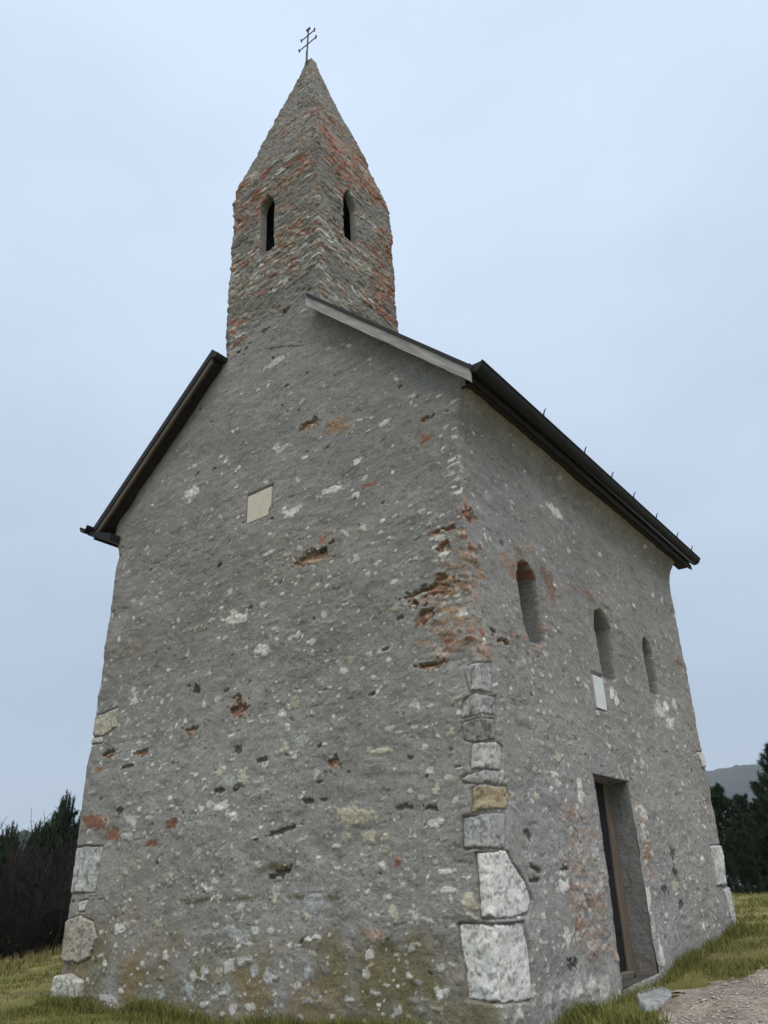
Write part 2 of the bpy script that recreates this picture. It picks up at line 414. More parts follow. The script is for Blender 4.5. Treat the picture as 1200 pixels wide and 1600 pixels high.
SIDE = [(0.1, 4.62, 0.118, 0.062, 'H'), (0.85, 4.28, 0.176, 0.071, 'O'), (0.95, 4.19, 0.149, 0.063, 'B'), (1.2, 4.53, 0.11, 0.05, 'B'), (0.79, 4.37, 0.088, 0.032, 'B'), (1.96, 4.4, 0.123, 0.077, 'B'), (2.0, 4.25, 0.14, 0.093, 'B'), (1.85, 4.5, 0.086, 0.06, 'B'), (1.4, 3.46, 0.203, 0.045, 'O'), (0.6, 3.29, 0.122, 0.028, 'H'), (0.41, 3.38, 0.066, 0.028, 'D'), (0.83, 3.44, 0.071, 0.051, 'B'), (2.77, 4.51, 0.099, 0.045, 'B'), (3.09, 4.55, 0.103, 0.046, 'B'), (3.28, 4.51, 0.106, 0.056, 'B'), (6.7, 4.28, 0.192, 0.066, 'B'), (1.8, 1.66, 0.111, 0.045, 'B'), (1.94, 1.47, 0.145, 0.058, 'P'), (1.99, 1.28, 0.13, 0.051, 'P'), (1.76, 1.15, 0.124, 0.037, 'P'), (1.62, 0.93, 0.135, 0.041, 'B'), (1.81, 1.08, 0.141, 0.037, 'O'), (2.14, 0.85, 0.099, 0.037, 'O'), (1.63, 0.74, 0.135, 0.046, 'O'), (1.96, 0.78, 0.112, 0.042, 'B'), (2.21, 0.76, 0.1, 0.043, 'O'), (1.66, 0.63, 0.12, 0.034, 'O'), (1.87, 0.61, 0.109, 0.035, 'P'), (1.62, 0.59, 0.089, 0.04, 'B'), (1.86, 0.49, 0.124, 0.046, 'P'), (1.98, 0.39, 0.111, 0.052, 'P'), (2.3, 0.36, 0.134, 0.035, 'O'), (1.88, 0.3, 0.093, 0.039, 'P'), (2.11, 0.52, 0.114, 0.029, 'P'), (2.2, 0.63, 0.099, 0.03, 'P'), (1.64, 0.86, 0.121, 0.035, 'P'), (1.85, 0.95, 0.126, 0.036, 'P'), (1.72, 0.45, 0.091, 0.028, 'P'), (3.83, 1.62, 0.109, 0.068, 'P'), (3.88, 1.39, 0.11, 0.074, 'O'), (3.89, 1.23, 0.11, 0.051, 'O'), (3.95, 1.77, 0.111, 0.093, 'W'), (3.86, 1.54, 0.088, 0.105, 'W'), (2.11, 1.88, 0.067, 0.095, 'W'), (2.09, 1.98, 0.067, 0.062, 'W'), (1.4, 0.95, 0.101, 0.052, 'W'), (1.35, 0.5, 0.113, 0.087, 'W'), (5.28, 3.27, 0.162, 0.133, 'W'), (5.6, 3.37, 0.14, 0.097, 'W'), (5.62, 3.13, 0.141, 0.086, 'W'), (3.5, 3.22, 0.085, 0.085, 'W'), (3.63, 3.16, 0.087, 0.077, 'W'), (4.68, 0.91, 0.123, 0.068, 'C'), (6.01, 3.48, 0.118, 0.07, 'W'), (1.47, 2.03, 0.091, 0.033, 'W'), (1.53, 1.97, 0.076, 0.052, 'W'), (2.44, 5.52, 0.27, 0.078, 'W'), (0.83, 0.05, 0.125, 0.059, 'W'), (1.16, 0.07, 0.121, 0.061, 'W'), (1.5, 0.06, 0.129, 0.063, 'W'), (1.84, 0.06, 0.122, 0.065, 'W'), (2.09, 0.0, 0.128, 0.089, 'W'), (1.39, 0.26, 0.071, 0.048, 'D'), (1.5, 0.28, 0.072, 0.049, 'D'), (1.44, 1.1, 0.132, 0.03, 'D'), (0.86, 1.1, 0.118, 0.028, 'D'), (0.81, 1.01, 0.129, 0.022, 'D'), (1.37, 1.08, 0.101, 0.023, 'W'), (4.82, 1.29, 0.1, 0.079, 'D'), (4.78, 1.08, 0.1, 0.054, 'D'), (4.31, 0.87, 0.093, 0.051, 'D'), (4.8, 0.68, 0.125, 0.045, 'D'), (0.76, 1.41, 0.065, 0.052, 'D'), (3.67, 0.48, 0.063, 0.148, 'W'), (3.64, 0.78, 0.084, 0.151, 'W'), (3.78, 0.2, 0.086, 0.132, 'W')]
QN = [[(-0.14, 2.93), (0.32, 3.02), (0.3, 2.71), (-0.09, 2.67)], [(-0.16, 2.61), (-0.05, 2.66), (0.34, 2.68), (0.32, 2.49), (-0.2, 2.44), (-0.21, 2.53)], [(-0.2, 2.4), (0.31, 2.46), (0.29, 2.25), (-0.08, 2.19), (-0.2, 2.24)], [(-0.1, 2.19), (0.29, 2.23), (0.39, 2.19), (0.32, 1.97), (-0.14, 1.95)], [(-0.25, 1.9), (-0.12, 1.93), (0.3, 1.97), (0.28, 1.84), (-0.1, 1.83), (-0.24, 1.85)], [(-0.13, 1.79), (-0.05, 1.82), (0.4, 1.83), (0.44, 1.74), (0.4, 1.62), (-0.15, 1.58)], [(-0.25, 1.55), (0.34, 1.59), (0.3, 1.29), (0.18, 1.27), (-0.27, 1.28)], [(-0.14, 1.24), (0.29, 1.26), (0.4, 1.15), (0.59, 1.01), (0.68, 0.85), (0.6, 0.73), (0.31, 0.71), (-0.13, 0.72)], [(-0.36, 0.67), (0.48, 0.67), (0.55, 0.47), (0.54, 0.07), (0.08, 0.09), (-0.31, 0.12), (-0.32, 0.35), (-0.36, 0.5)]]
QL = [[(-6.5, 3.32), (-5.95, 3.37), (-5.92, 3.1), (-6.23, 3.01), (-6.51, 3.05)], [(-6.52, 3.02), (-6.22, 3.01), (-6.21, 2.92), (-6.53, 2.91)], [(-6.55, 1.56), (-5.88, 1.55), (-5.9, 1.0), (-6.56, 1.0)], [(-6.28, 0.9), (-6.05, 0.92), (-6.09, 0.78), (-6.26, 0.78)], [(-6.54, 0.66), (-6.19, 0.73), (-5.89, 0.67), (-5.75, 0.49), (-5.86, 0.26), (-6.1, 0.2), (-6.46, 0.22)], [(-6.62, -0.1), (-6.48, 0.05), (-6.21, 0.09), (-5.93, 0.02), (-5.92, -0.15), (-6.14, -0.23), (-6.51, -0.2)]]
QR = [[(6.47, 1.43), (7.07, 1.46), (6.93, 0.89), (6.47, 0.89)], [(6.73, 0.85), (7.07, 0.87), (7.03, 0.32), (6.85, 0.31)], [(6.73, 2.82), (7.06, 2.87), (7.05, 2.61), (6.84, 2.59)]]

def cove(z):
    return 0.17 * np.clip((z - 5.72) / 0.45, 0, 1) ** 2.2

def nave_surface(s, z, h):
    """perimeter coordinate s (front negative, side positive) to 3D, displaced by h"""
    s = np.asarray(s, float); z = np.asarray(z, float)
    x = np.where(s < -W, -W, np.where(s <= 0, s, np.where(s <= L, 0, -(s - L))))
    y = np.where(s < -W, -(s + W), np.where(s <= 0, 0, np.where(s <= L, s, L)))
    a = np.zeros_like(s) - 90.0                                   # normal heading in degrees (atan2)
    r = 0.055
    a = -180 + 90 * sstep(-W - r, -W + r, s) + 90 * sstep(-r, r, s) + 90 * sstep(L - r, L + r, s)
    nx, ny = np.cos(np.radians(a)), np.sin(np.radians(a))
    for cs in (-W, 0.0, L):
        k = np.clip(1 - np.abs(s - cs) / r, 0, 1) ** 2 * 0.018
        h = h - k
    x = x + nx * h; y = y + ny * h
    cv = cove(z)
    x = x + cv * np.where(s >= 0, np.where(s <= L, 1, np.clip(1 - (s - L) / 0.5, 0, 1)), np.clip(1 + s / 0.45, 0, 1))
    x = x - cv * np.where(s <= -W, 1, np.clip(1 - (s + W) / 0.45, 0, 1))
    return np.stack([x, y, z], -1)

def stains(sh):
    S, Z = sh.S, sh.Z
    front = sstep(0.05, -0.05, S)
    # lighter, cooler render low down, browner above
    t = sstep(4.5, 1.0, Z + 0.6 * fbm(S, Z, 0.7, 3, 91))
    low = t[..., None]
    sh.c *= (1 + low * np.array([0.12, 0.125, 0.135]))
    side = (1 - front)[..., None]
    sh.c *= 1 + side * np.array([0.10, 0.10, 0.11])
    # broad brown stain on the left of the gable wall
    g = np.exp(-(((S + 5.35) / 0.75) ** 2 + ((Z - 4.15) / 0.42) ** 2)) * np.clip(0.7 + 0.7 * fbm(S, Z, 2.5, 4, 92), 0, 1.3)
    sh.c *= 1 - g[..., None] * np.array([0.22, 0.30, 0.38])
    # algae and rust film along the foot of the front
    n = fbm(S, Z * 1.3, 1.4, 4, 93)
    foot = sstep(0.80, 0.12, Z + 0.34 * n + 0.02 * S) * front
    foot *= np.clip(0.80 + 0.9 * fbm(S, Z, 3.2, 4, 94), 0, 1)
    rust = sstep(-0.1, 0.45, fbm(S, Z, 1.1, 3, 95) + 0.35 * (S < -4))
    oliv = np.array([0.150, 0.130, 0.048]); ochre = np.array([0.225, 0.160, 0.068])
    fc = oliv * (1 - rust[..., None]) + ochre * rust[..., None]
    sh.c = sh.c * (1 - 0.8 * foot[..., None]) + fc * (0.8 * foot)[..., None]
    for (zc, s0, s1, wd) in ((0.50, -2.3, -0.55, 0.07), (0.86, -2.75, -1.5, 0.03), (0.92, -4.1, -2.6, 0.03), (0.30, -0.35, -0.1, 0.25), (1.17, -2.9, -2.4, 0.05)):
        b = np.exp(-((Z - zc - 0.05 * fbm(S, Z, 2, 2, 96)) / wd) ** 2) * sstep(s0 - 0.2, s0 + 0.1, S) * sstep(s1 + 0.15, s1 - 0.1, S)
        b = b * np.clip(0.5 + 1.1 * fbm(S, Z, 6, 3, 97), 0, 1)
        sh.c = sh.c * (1 - 0.85 * b[..., None]) + np.array([0.10, 0.085, 0.03]) * (0.85 * b)[..., None]
    # splashed lime at the foot of the side wall
    lime = sstep(0.42, 0.0, Z + 0.30 * fbm(S, Z * 0.7, 4, 4, 98)) * sstep(0.4, 0.8, S) * sstep(2.7, 2.2, S)
    lime *= np.clip(0.6 + 1.0 * fbm(S * 1.6, Z * 0.6, 9, 3, 99), 0, 1)
    sh.c = sh.c * (1 - 0.6 * lime[..., None]) + np.array([0.47, 0.46, 0.43]) * (0.6 * lime)[..., None]

WINDOWS = [[(1.06, 4.20), (1.14, 4.38), (1.30, 4.47), (1.46, 4.44), (1.58, 4.28), (1.64, 3.95), (1.66, 3.52), (1.56, 3.45), (1.24, 3.44), (1.14, 3.60)],
           [(3.22, 4.16), (3.30, 4.34), (3.50, 4.42), (3.68, 4.36), (3.77, 4.18), (3.76, 3.45), (3.62, 3.41), (3.27, 3.42)],
           [(5.08, 4.20), (5.16, 4.36), (5.28, 4.42), (5.40, 4.34), (5.47, 4.18), (5.46, 3.53), (5.36, 3.50), (5.04, 3.50)]]
DOOR = [(2.53, 2.13), (3.575, 2.13), (3.60, 0.02), (2.50, -.05), (2.54, 0.5), (2.515, 1.0), (2.54, 1.5)]
PLAQ_S = [(2.92, 3.38), (3.23, 3.38), (3.23, 2.96), (2.92, 2.96)]
PLAQ_F = [(-3.46, 5.94), (-3.00, 5.95), (-3.00, 5.66), (-3.045, 5.60), (-3.05, 5.53), (-3.46, 5.52)]

def inflate(poly, l, r, t, b):
    P = np.array(poly); cx, cy = P.mean(0)
    return [(x - l if x < cx else x + r, y + t if y > cy else y - b) for x, y in poly]

def notable(sh, items):
    for (s, z, rs, rz, k) in items:
        if k == 'H':
            sh.stone(s, z, rs, rz, 'H', rot=0.0)
            for _ in range(2):
                sh.stone(s + sh.r.uniform(-.5, .5) * rs, z + sh.r.uniform(-.8, .1) * rz, rs * .35, rz * .4, sh.r.choice('BBOC'), hgt=0.012)
        else:
            sh.stone(s, z, rs * 0.95, rz * 0.95, k, rot=sh.r.gauss(0, .12), box=0.5 if k in 'BPO' else 0.0, strength=(.5 if k in 'PO' and z < 2 and 1.4 < s < 2.5 else .62 if k in 'BO' and s > 0 else 1.0))

def coursed_ghost(sh, s0, s1, z0, z1, cov):
    r = sh.r; z = z0
    while z < z1:
        hh = r.uniform(0.05, 0.12); s = s0 + r.uniform(0, .2)
        while s < s1:
            ln = r.uniform(0.10, 0.34)
            if r.random() < cov(s, z):
                sh.stone(s + ln / 2, z + r.gauss(0, .012), ln * .42, hh * .40, 'G', rot=r.gauss(0, .08), box=r.uniform(0, .5), hgt=r.uniform(-.002, .0045))
            s += ln
        z += hh

# --- nave walls
DS = 0.013
s_ax = np.arange(-W - 0.45, L + 0.45, DS); z_ax = np.arange(ZB, ZE + DS * 0.5, DS)
S, Z = np.meshgrid(s_ax, z_ax)
nv = Sheet(S, Z, 101)
def finish_nave(sh):
    coursed_ghost(sh, -W, L, 0, ZE if sh.rect else 8.7, lambda s, z: 0.55 if s < 0 else 0.4)
    plaster(sh)
    stains(sh)
coursed_ghost(nv, -W - .4, L + .4, ZB, ZE, lambda s, z: 0.6 if s < 0 else 0.45)
plaster(nv, 1.0, 1.0); stains(nv)
def dens_f(s, z):
    if s < 0: return 0.25 + 0.75 * float(sstep(6.5, 3.0, z)) if noise(s, z, 0.9, 5) > -0.45 else 0.25
    return (0.35 + 0.5 * float(sstep(4.5, 1.5, z))) if noise(s, z, 1.1, 6) > -0.3 else 0.15
scatter(nv, 1900, -W, L, -0.2, ZE - .1, dens_f, 'WWWWWWWCWK', (0.015, 0.058))
scatter(nv, 3800, -W, L, -0.2, ZE - .1, dens_f, 'WWWWKKG', (0.012, 0.03))
scatter(nv, 600, -W, L, 0.3, ZE - .1, dens_f, 'WC', (0.02, 0.06), .85)
for _ in range(260):
    s_ = nv.r.uniform(-W, L); z_ = nv.r.uniform(.3, ZE - .2)
    nv.stone(s_, z_, nv.r.uniform(.03, .13), nv.r.uniform(.005, .011), 'D', rot=nv.r.gauss(0, .12), hgt=-.006, strength=nv.r.uniform(.15, .5))
scatter(nv, 800, -W, L, 0.0, ZE - .1, lambda s, z: 0.8, 'DGGG', (0.012, 0.04))
scatter(nv, 70, -W, L, 0.3, ZE - .1, lambda s, z: 0.6, 'BOP', (0.015, 0.045), .8)
# worn brick at the corner, round the first window and beside the door
scatter(nv, 170, -0.45, 0.30, 3.05, 4.75, lambda s, z: 0.55 if noise(s, z, 2.2, 9) > -.2 else .15, 'OBPOPKKW', (0.04, 0.10))
scatter(nv, 130, 0.7, 2.4, 3.2, 4.7, lambda s, z: 0.5 if noise(s, z, 2.0, 10) > 0.0 else .06, 'OPPKO', (0.03, 0.09), .6)
scatter(nv, 190, 1.55, 2.46, 0.2, 1.75, lambda s, z: 0.75, 'OPPKPOWK', (0.04, 0.10), .45)
scatter(nv, 45, 3.75, 4.05, 0.9, 1.9, lambda s, z: 0.6, 'OPPKW', (0.04, 0.10))
scatter(nv, 34, 6.7, 7.05, 1.6, 4.2, lambda s, z: 0.7, 'OPPB', (0.04, 0.10), .65)
for zc in [q for q in np.arange(4.8, 6.0, 0.075) if nv.r.random() < .6]:       # little white stones stacked up the corner
    nv.stone(nv.r.uniform(-.16, -.02), zc + nv.r.gauss(0, .02), nv.r.uniform(.025, .09), nv.r.uniform(.010, .026), 'W', rot=nv.r.gauss(0, .1))
zc = 3.08
while zc < 4.75:                              # bricks laid at the corner, half hidden by the render
    for s_ in np.arange(-.62, .22, .15):
        if nv.r.random() < (.62 if s_ > -.35 else .3) * (1 if zc < 4.45 else .4):
            nv.stone(s_ + nv.r.uniform(-.03, .03), zc + nv.r.gauss(0, .006), .062, .026, nv.r.choice('OOPBPO'), box=.5, hgt=nv.r.uniform(-.012, .010), strength=nv.r.uniform(.45, .95))
    zc += nv.r.uniform(.066, .08)
notable(nv, FRONT); notable(nv, SIDE)
# stones at the foot of the front
scatter(nv, 60, -6.3, -0.4, -0.2, 0.35, lambda s, z: .6, 'WCKK', (0.03, 0.09))
# the incised crack near the top is on the gable sheet
for q in QN + QL + QR:                       # bedding joint round each corner stone
    P = np.array(q); w = nv.win(P[:, 0].mean(), P[:, 1].mean(), np.ptp(P[:, 0]) / 2 + .1, np.ptp(P[:, 1]) / 2 + .1)
    if w is None: continue
    sd = poly_sdf(nv.S[w], nv.Z[w], q) + .006 * nv.n1[w]
    m = sstep(0.022, 0.0, sd)
    nv.h[w] = nv.h[w] * (1 - m) - 0.016 * m
    nv.c[w] *= (1 - 0.22 * sstep(.03, .0, np.abs(sd)))[..., None]
def inset(sh, poly, depth):
    P = np.array(poly); w = sh.win(P[:, 0].mean(), P[:, 1].mean(), np.ptp(P[:, 0]) / 2 + .1, np.ptp(P[:, 1]) / 2 + .1)
    sd = poly_sdf(sh.S[w], sh.Z[w], poly); m = sstep(.008, -.008, sd)
    sh.h[w] = sh.h[w] * (1 - m) - depth * m
inset(nv, inflate(PLAQ_S, .012, .03, .055, .012), .055)
inset(nv, inflate(PLAQ_F, .03, .012, .045, .012), .055)
masks = []
for poly in WINDOWS:
    w, sd = nv.opening(poly, 0.30, 0.055); full = np.full(S.shape, 9.0); full[w] = sd; masks.append(full)
w, sd = nv.opening(DOOR, 0.0, 0.02); dmask = np.full(S.shape, 9.0); dmask[w] = sd
gz, gs = np.gradient(sd, DS); near = np.abs(sd) < .75 * DS          # pull the rim of the cut onto the outline
S = S.copy(); Z = Z.copy()
S[w] = np.where(near, S[w] - sd * gs, S[w]); Z[w] = np.where(near, Z[w] - sd * gz, Z[w])
for m in masks:                                # render colour set darker inside the niches, brick showing in the first
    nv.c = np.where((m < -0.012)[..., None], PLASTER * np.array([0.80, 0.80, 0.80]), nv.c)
for (s, z, a, b_) in ((1.5, 4.35, .09, .05), (1.35, 4.42, .1, .04), (1.2, 3.85, .05, .09), (1.22, 3.72, .05, .05)):
    nv.stone(s, z, a, b_, 'B', hgt=.006)
V = nave_surface(S, Z, nv.h).reshape(-1, 3); C = nv.c.reshape(-1, 3); GF = grid_faces(*S.shape)
def fmin(m): return np.minimum(np.minimum(m[:-1, :-1], m[:-1, 1:]), np.minimum(m[1:, 1:], m[1:, :-1]))
def fmax(m): return np.maximum(np.maximum(m[:-1, :-1], m[:-1, 1:]), np.maximum(m[1:, 1:], m[1:, :-1]))
keep = fmin(dmask) > -0.75 * DS
for i, m in enumerate(masks):
    sel = fmax(m) < -0.012
    keep &= ~sel
    a, b_, c_ = compact(V, GF[sel].reshape(-1, 4), C)
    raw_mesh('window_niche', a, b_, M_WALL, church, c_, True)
F = GF[keep].reshape(-1, 4)
# back and left walls, plain render
back_s = [(-W, 0.40), (-W, L), (-0.40, L)]
nb = len(V)
bx = []
for z in np.linspace(ZB, ZE, 12):
    cv = float(cove(z))
    bx += [(-W - cv * 1.0, 0.42, z), (-W - cv, L, z), (-0.42, L, z)]
V2 = np.vstack([V, np.array(bx)]); C2 = np.vstack([C, np.tile(PLASTER, (len(bx), 1))])
f2 = []
for i in range(11):
    for j in range(2):
        a = nb + i * 3 + j; f2.append((a, a + 3, a + 4, a + 1))
F2 = np.vstack([F, np.array(f2)])
a, b_, c_ = compact(V2, F2, C2)
wall = raw_mesh('wall', a, b_, M_WALL, church, c_, True)

# --- gable over the front wall, up to the foot of the tower
ZT = 8.72
TX0, TX1, TD = -4.22, -2.17, 1.97
def lz(x): return 8.52 - 0.873 * (-4.31 - x)      # underside of left roof slope
def rz_(x): return 8.60 - 0.97 * (x + 2.23)       # underside of right roof slope
nr = int((ZT + .06 - ZE) / DS) + 1; ncg = 470
zz = np.linspace(ZE, ZT + .06, nr); t = np.linspace(0, 1, ncg)
xl = np.maximum(-4.31 - (8.52 - zz) / 0.873 - .09, -W - 0.16); xl = np.minimum(xl, TX0)
xr = np.minimum(-2.23 + (8.60 - zz) / 0.97 + .09, 0.16); xr = np.maximum(xr, TX1)
S = xl[:, None] + (xr - xl)[:, None] * t[None]; Z = np.repeat(zz[:, None], ncg, 1)
gb = Sheet(S, Z, 101)
coursed_ghost(gb, -W, 0, ZE, ZT, lambda s, z: 0.35)
plaster(gb, 1.0, 0.8); stains(gb)
scatter(gb, 420, -W, 0, ZE, ZT, lambda s, z: .8 * float(sstep(8.6, 6.5, z)), 'WWWKWWK', (0.014, 0.05))
scatter(gb, 260, -W, 0, ZE, ZT, lambda s, z: .8, 'DGGG', (0.014, 0.06))
notable(gb, FRONT)
cr = gb.Z - (8.42 - 0.42 * (gb.S + 3.25)); ln = sstep(.02, .0, np.abs(cr + .02 * gb.n1)) * sstep(-3.35, -3.2, gb.S) * sstep(-2.3, -2.6, gb.S)
gb.h -= .012 * ln; gb.c *= (1 - .3 * ln)[..., None]
gb.h -= 0.05 * sstep(ZT + .004, ZT + .04, gb.Z)
X = S + 0.0; Y = -gb.h
raw_mesh('wall_gable', np.stack([X, Y, Z], -1).reshape(-1, 3), grid_faces(*S.shape).reshape(-1, 4), M_WALL, church, gb.c.reshape(-1, 3), True)
# rear gable, plain
MB().prism([(-W, ZE - .02), (0, ZE - .02), (-3.25, 9.62)], 'y', L - .3, L - .02).build('rear_gable', M_DARK, church)

# --- tower and spire
ZW, ZA = 12.35, 16.52
CX, CY_ = (TX0 + TX1) / 2, TD / 2
def lean(z): return -0.036 * (z - 8.7)
def width_at(z):
    return np.interp(z, [8.0, 12.25, 12.55, 12.9, 13.4, 14.0, 15.0, 16.0, 16.45, 16.58, 16.64, 16.68], [1, 1.0, .975, .905, .79, .655, .42, .185, .095, .075, .05, .004])
P4 = 2 * ((TX1 - TX0) + TD)
s0 = TX0
fine = np.arange(TX0 - .12, TX1 + TD + .12, DS)
coarse = np.arange(TX1 + TD + .12, TX0 - .12 + P4, .06)
sa = np.concatenate([fine, coarse, [TX0 - .12 + P4]])
za = np.arange(ZT, 16.68, DS)
S, Z = np.meshgrid(sa, za)
tw = Sheet(S, Z, 101)
plaster(tw, 1.0, 0.8)
sh = tw; r = tw.r
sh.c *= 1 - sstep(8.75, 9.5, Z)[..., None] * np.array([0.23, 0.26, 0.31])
def tcov(s, z):
    side = s > TX1
    n = float(fbm(np.array([s]), np.array([z * 1.4]), 1.5, 3, 120)[0])
    base = 0.75 if z < 10.6 else 0.62
    if z > 14.2: base = 0.32
    if not side and z < 9.4 and s > -3.7: base = -0.3
    if not side and z < 8.95: base -= .3
    if side and s < TX1 + .9 and 10.8 < z < 12.0 : base = 0.28
    return base + 0.95 * n
def tkind(s, z):
    side = s > TX1
    red = 0.26
    if side and (s > TX1 + 1.3) and 9.2 < z < 11.4: red = 0.95
    elif side and 11.9 < z < 14.2: red = 0.9
    elif side and z < 9.4: red = 0.15
    elif not side and s < TX0 + .9 and 11.3 < z < 12.7: red = 0.8
    elif not side and s > TX1 - .6 and 11.2 < z < 12.9: red = 0.5
    elif z > 14: red = 0.14
    if r.random() < red: return r.choice('BRRO')
    if z < 10.7: return r.choice('WWCCKKKO')
    return r.choice('KKKCOKWG')
z = ZT
while z < 16.45:
    hh = r.uniform(.035, .085); s = TX0 - .1 + r.uniform(0, .15)
    sc = float(width_at(z))
    while s < TX1 + TD + .1:
        ln = r.uniform(.06, .30) / max(sc, .3)
        if r.random() < tcov(s + ln / 2, z):
            k = tkind(s + ln / 2, z); c = kind_col(k, r)
            if k in 'WC': c = c * .95
            if z > 13.8: c = c * .8
            sh.stone(s + ln / 2, z + r.gauss(0, .008), ln * .46, hh * .42, k, rot=r.gauss(0, .13), box=r.uniform(.1, .7), hgt=r.uniform(-.006, .012), col=c, strength=r.uniform(.75, 1.0) if k in 'BRO' else r.uniform(.5, 1.0))
        s += ln
    z += hh
scatter(tw, 380, TX0, TX1 + TD, ZT, 16.2, lambda s, z: .8, 'DKG', (0.012, 0.07))
scatter(tw, 260, TX0, TX1 + TD, ZT, 12.6, lambda s, z: .6 if z < 10.8 else .25, 'WCKOP', (0.02, 0.08), .9)
notable(tw, [(-2.9, 8.95, .10, .05, 'H'), (-3.35, 8.82, .08, .03, 'H')])
pl = sstep(.22, .5, fbm(S, Z * 1.5, 1.9, 4, 132))[..., None] * .75          # render still clinging over the courses
tw.c = tw.c * (1 - pl) + PLASTER * np.array([.72, .685, .64]) * (1 + .14 * fbm(S, Z * 1.5, 7, 4, 133))[..., None] * pl
rough = fbm(S, Z, 3.5, 3, 130) * .012 + fbm(S, Z * 1.8, 9, 3, 131) * .008 + fbm(S, Z * 1.3, 22, 2, 134) * .006
for cs in (TX0, TX1, TX1 + TD):
    rough = rough + np.exp(-((S - cs) / .12) ** 2) * (.014 * fbm(S, Z, 5, 3, 135) - .003)
tw.h += rough * sstep(ZT, ZT + .35, Z)
TWF = [(-3.52, 10.46), (-3.16, 10.46), (-3.16, 11.52), (-3.20, 11.68), (-3.30, 11.78), (-3.34, 11.90), (-3.38, 11.78), (-3.48, 11.66), (-3.52, 11.52)]
TWS = [(TX1 + .62, 10.56), (TX1 + .98, 10.58), (TX1 + .98, 11.50), (TX1 + .90, 11.68), (TX1 + .80, 11.86), (TX1 + .70, 11.70), (TX1 + .62, 11.52)]
hole = np.full(S.shape, 9.0)
for poly in (TWF, TWS):
    w, sd = tw.opening(poly, .13, .035); hole[w] = np.minimum(hole[w], sd)
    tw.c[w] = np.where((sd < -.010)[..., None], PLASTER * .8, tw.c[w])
# base coordinates round the square plan
u = S - TX0
wd = TX1 - TX0
um = np.mod(u, P4)
x = np.where(um < wd, TX0 + um, np.where(um < wd + TD, TX1, np.where(um < 2 * wd + TD, TX1 - (um - wd - TD), TX0)))
y = np.where(um < wd, 0, np.where(um < wd + TD, um - wd, np.where(um < 2 * wd + TD, TD, TD - (um - 2 * wd - TD))))
rr = .035
ang = np.full(S.shape, -90.0)
ang += 90 * sstep(wd - rr, wd + rr, u) + 90 * sstep(wd + TD - rr, wd + TD + rr, u) + 90 * sstep(2 * wd + TD - rr, 2 * wd + TD + rr, u) - 90 * sstep(rr, -rr, u) + 90 * sstep(P4 - rr, P4 + rr, u)
nx, ny = np.cos(np.radians(ang)), np.sin(np.radians(ang))
hh = tw.h - 0.0
wz = width_at(Z)
hs = np.where(Z > 16.0, hh * .5, hh)
X = CX + (x - CX) * wz + nx * hs + lean(Z)
Y = CY_ + (y - CY_) * wz + ny * hs
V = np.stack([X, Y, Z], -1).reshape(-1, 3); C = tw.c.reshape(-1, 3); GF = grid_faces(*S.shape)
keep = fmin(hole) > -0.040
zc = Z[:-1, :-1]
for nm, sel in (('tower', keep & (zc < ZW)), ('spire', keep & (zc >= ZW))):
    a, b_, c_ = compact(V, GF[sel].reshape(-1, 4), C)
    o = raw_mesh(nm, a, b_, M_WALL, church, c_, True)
    if nm == 'spire': spire = o
# inner belfry walls; their dark colour stands in for shade behind the openings
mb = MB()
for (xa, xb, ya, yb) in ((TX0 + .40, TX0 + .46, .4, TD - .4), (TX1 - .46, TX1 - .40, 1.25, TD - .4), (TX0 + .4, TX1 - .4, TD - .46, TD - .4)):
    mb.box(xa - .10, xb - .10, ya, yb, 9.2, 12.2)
mb.build('belfry_shade_lining', M_DARK, church)

# patriarchal cross
cxp = -3.475
cr = MB().tube([(cxp, .86, 16.45), (cxp, .86, 16.80)], .022, 8).tube([(cxp, .86, 16.6), (cxp + .02, .86, 17.52)], .017, 8)
for zc_, hl in ((17.03, .235), (17.32, .185)):
    cr.tube([(cxp + .01 - hl, .86, zc_), (cxp + .01 + hl, .86, zc_)], .011, 6)
    for sg in (-1, 1):
        xx = cxp + .01 + sg * hl
        cr.hull8([(xx - .008, .85, zc_ - .045), (xx + .008, .85, zc_ - .045), (xx + .008, .87, zc_ - .045), (xx - .008, .87, zc_ - .045),
                  (xx - .016 + sg * .01, .845, zc_ + .045), (xx + .016 + sg * .01, .845, zc_ + .045), (xx + .016 + sg * .01, .875, zc_ + .045), (xx - .016 + sg * .01, .875, zc_ + .045)])
cr.box(cxp - .035, cxp + .070, .845, .875, 17.50, 17.545)
cross = cr.build('cross', M_IRON, spire)

# --- roof
YF, YR = -.20, L + .55
RX, RZ = -3.25, 9.78
def slope_slab(x0, x1, f, t0, t1, y0, y1):
    """slab following height line f(x) between x0 and x1, from f+t0 to f+t1"""
    return MB().prism([(x0, f(x0) + t0), (x1, f(x1) + t0), (x1, f(x1) + t1), (x0, f(x0) + t1)], 'y', y0, y1)
XL0, XR1 = -6.94, 0.30
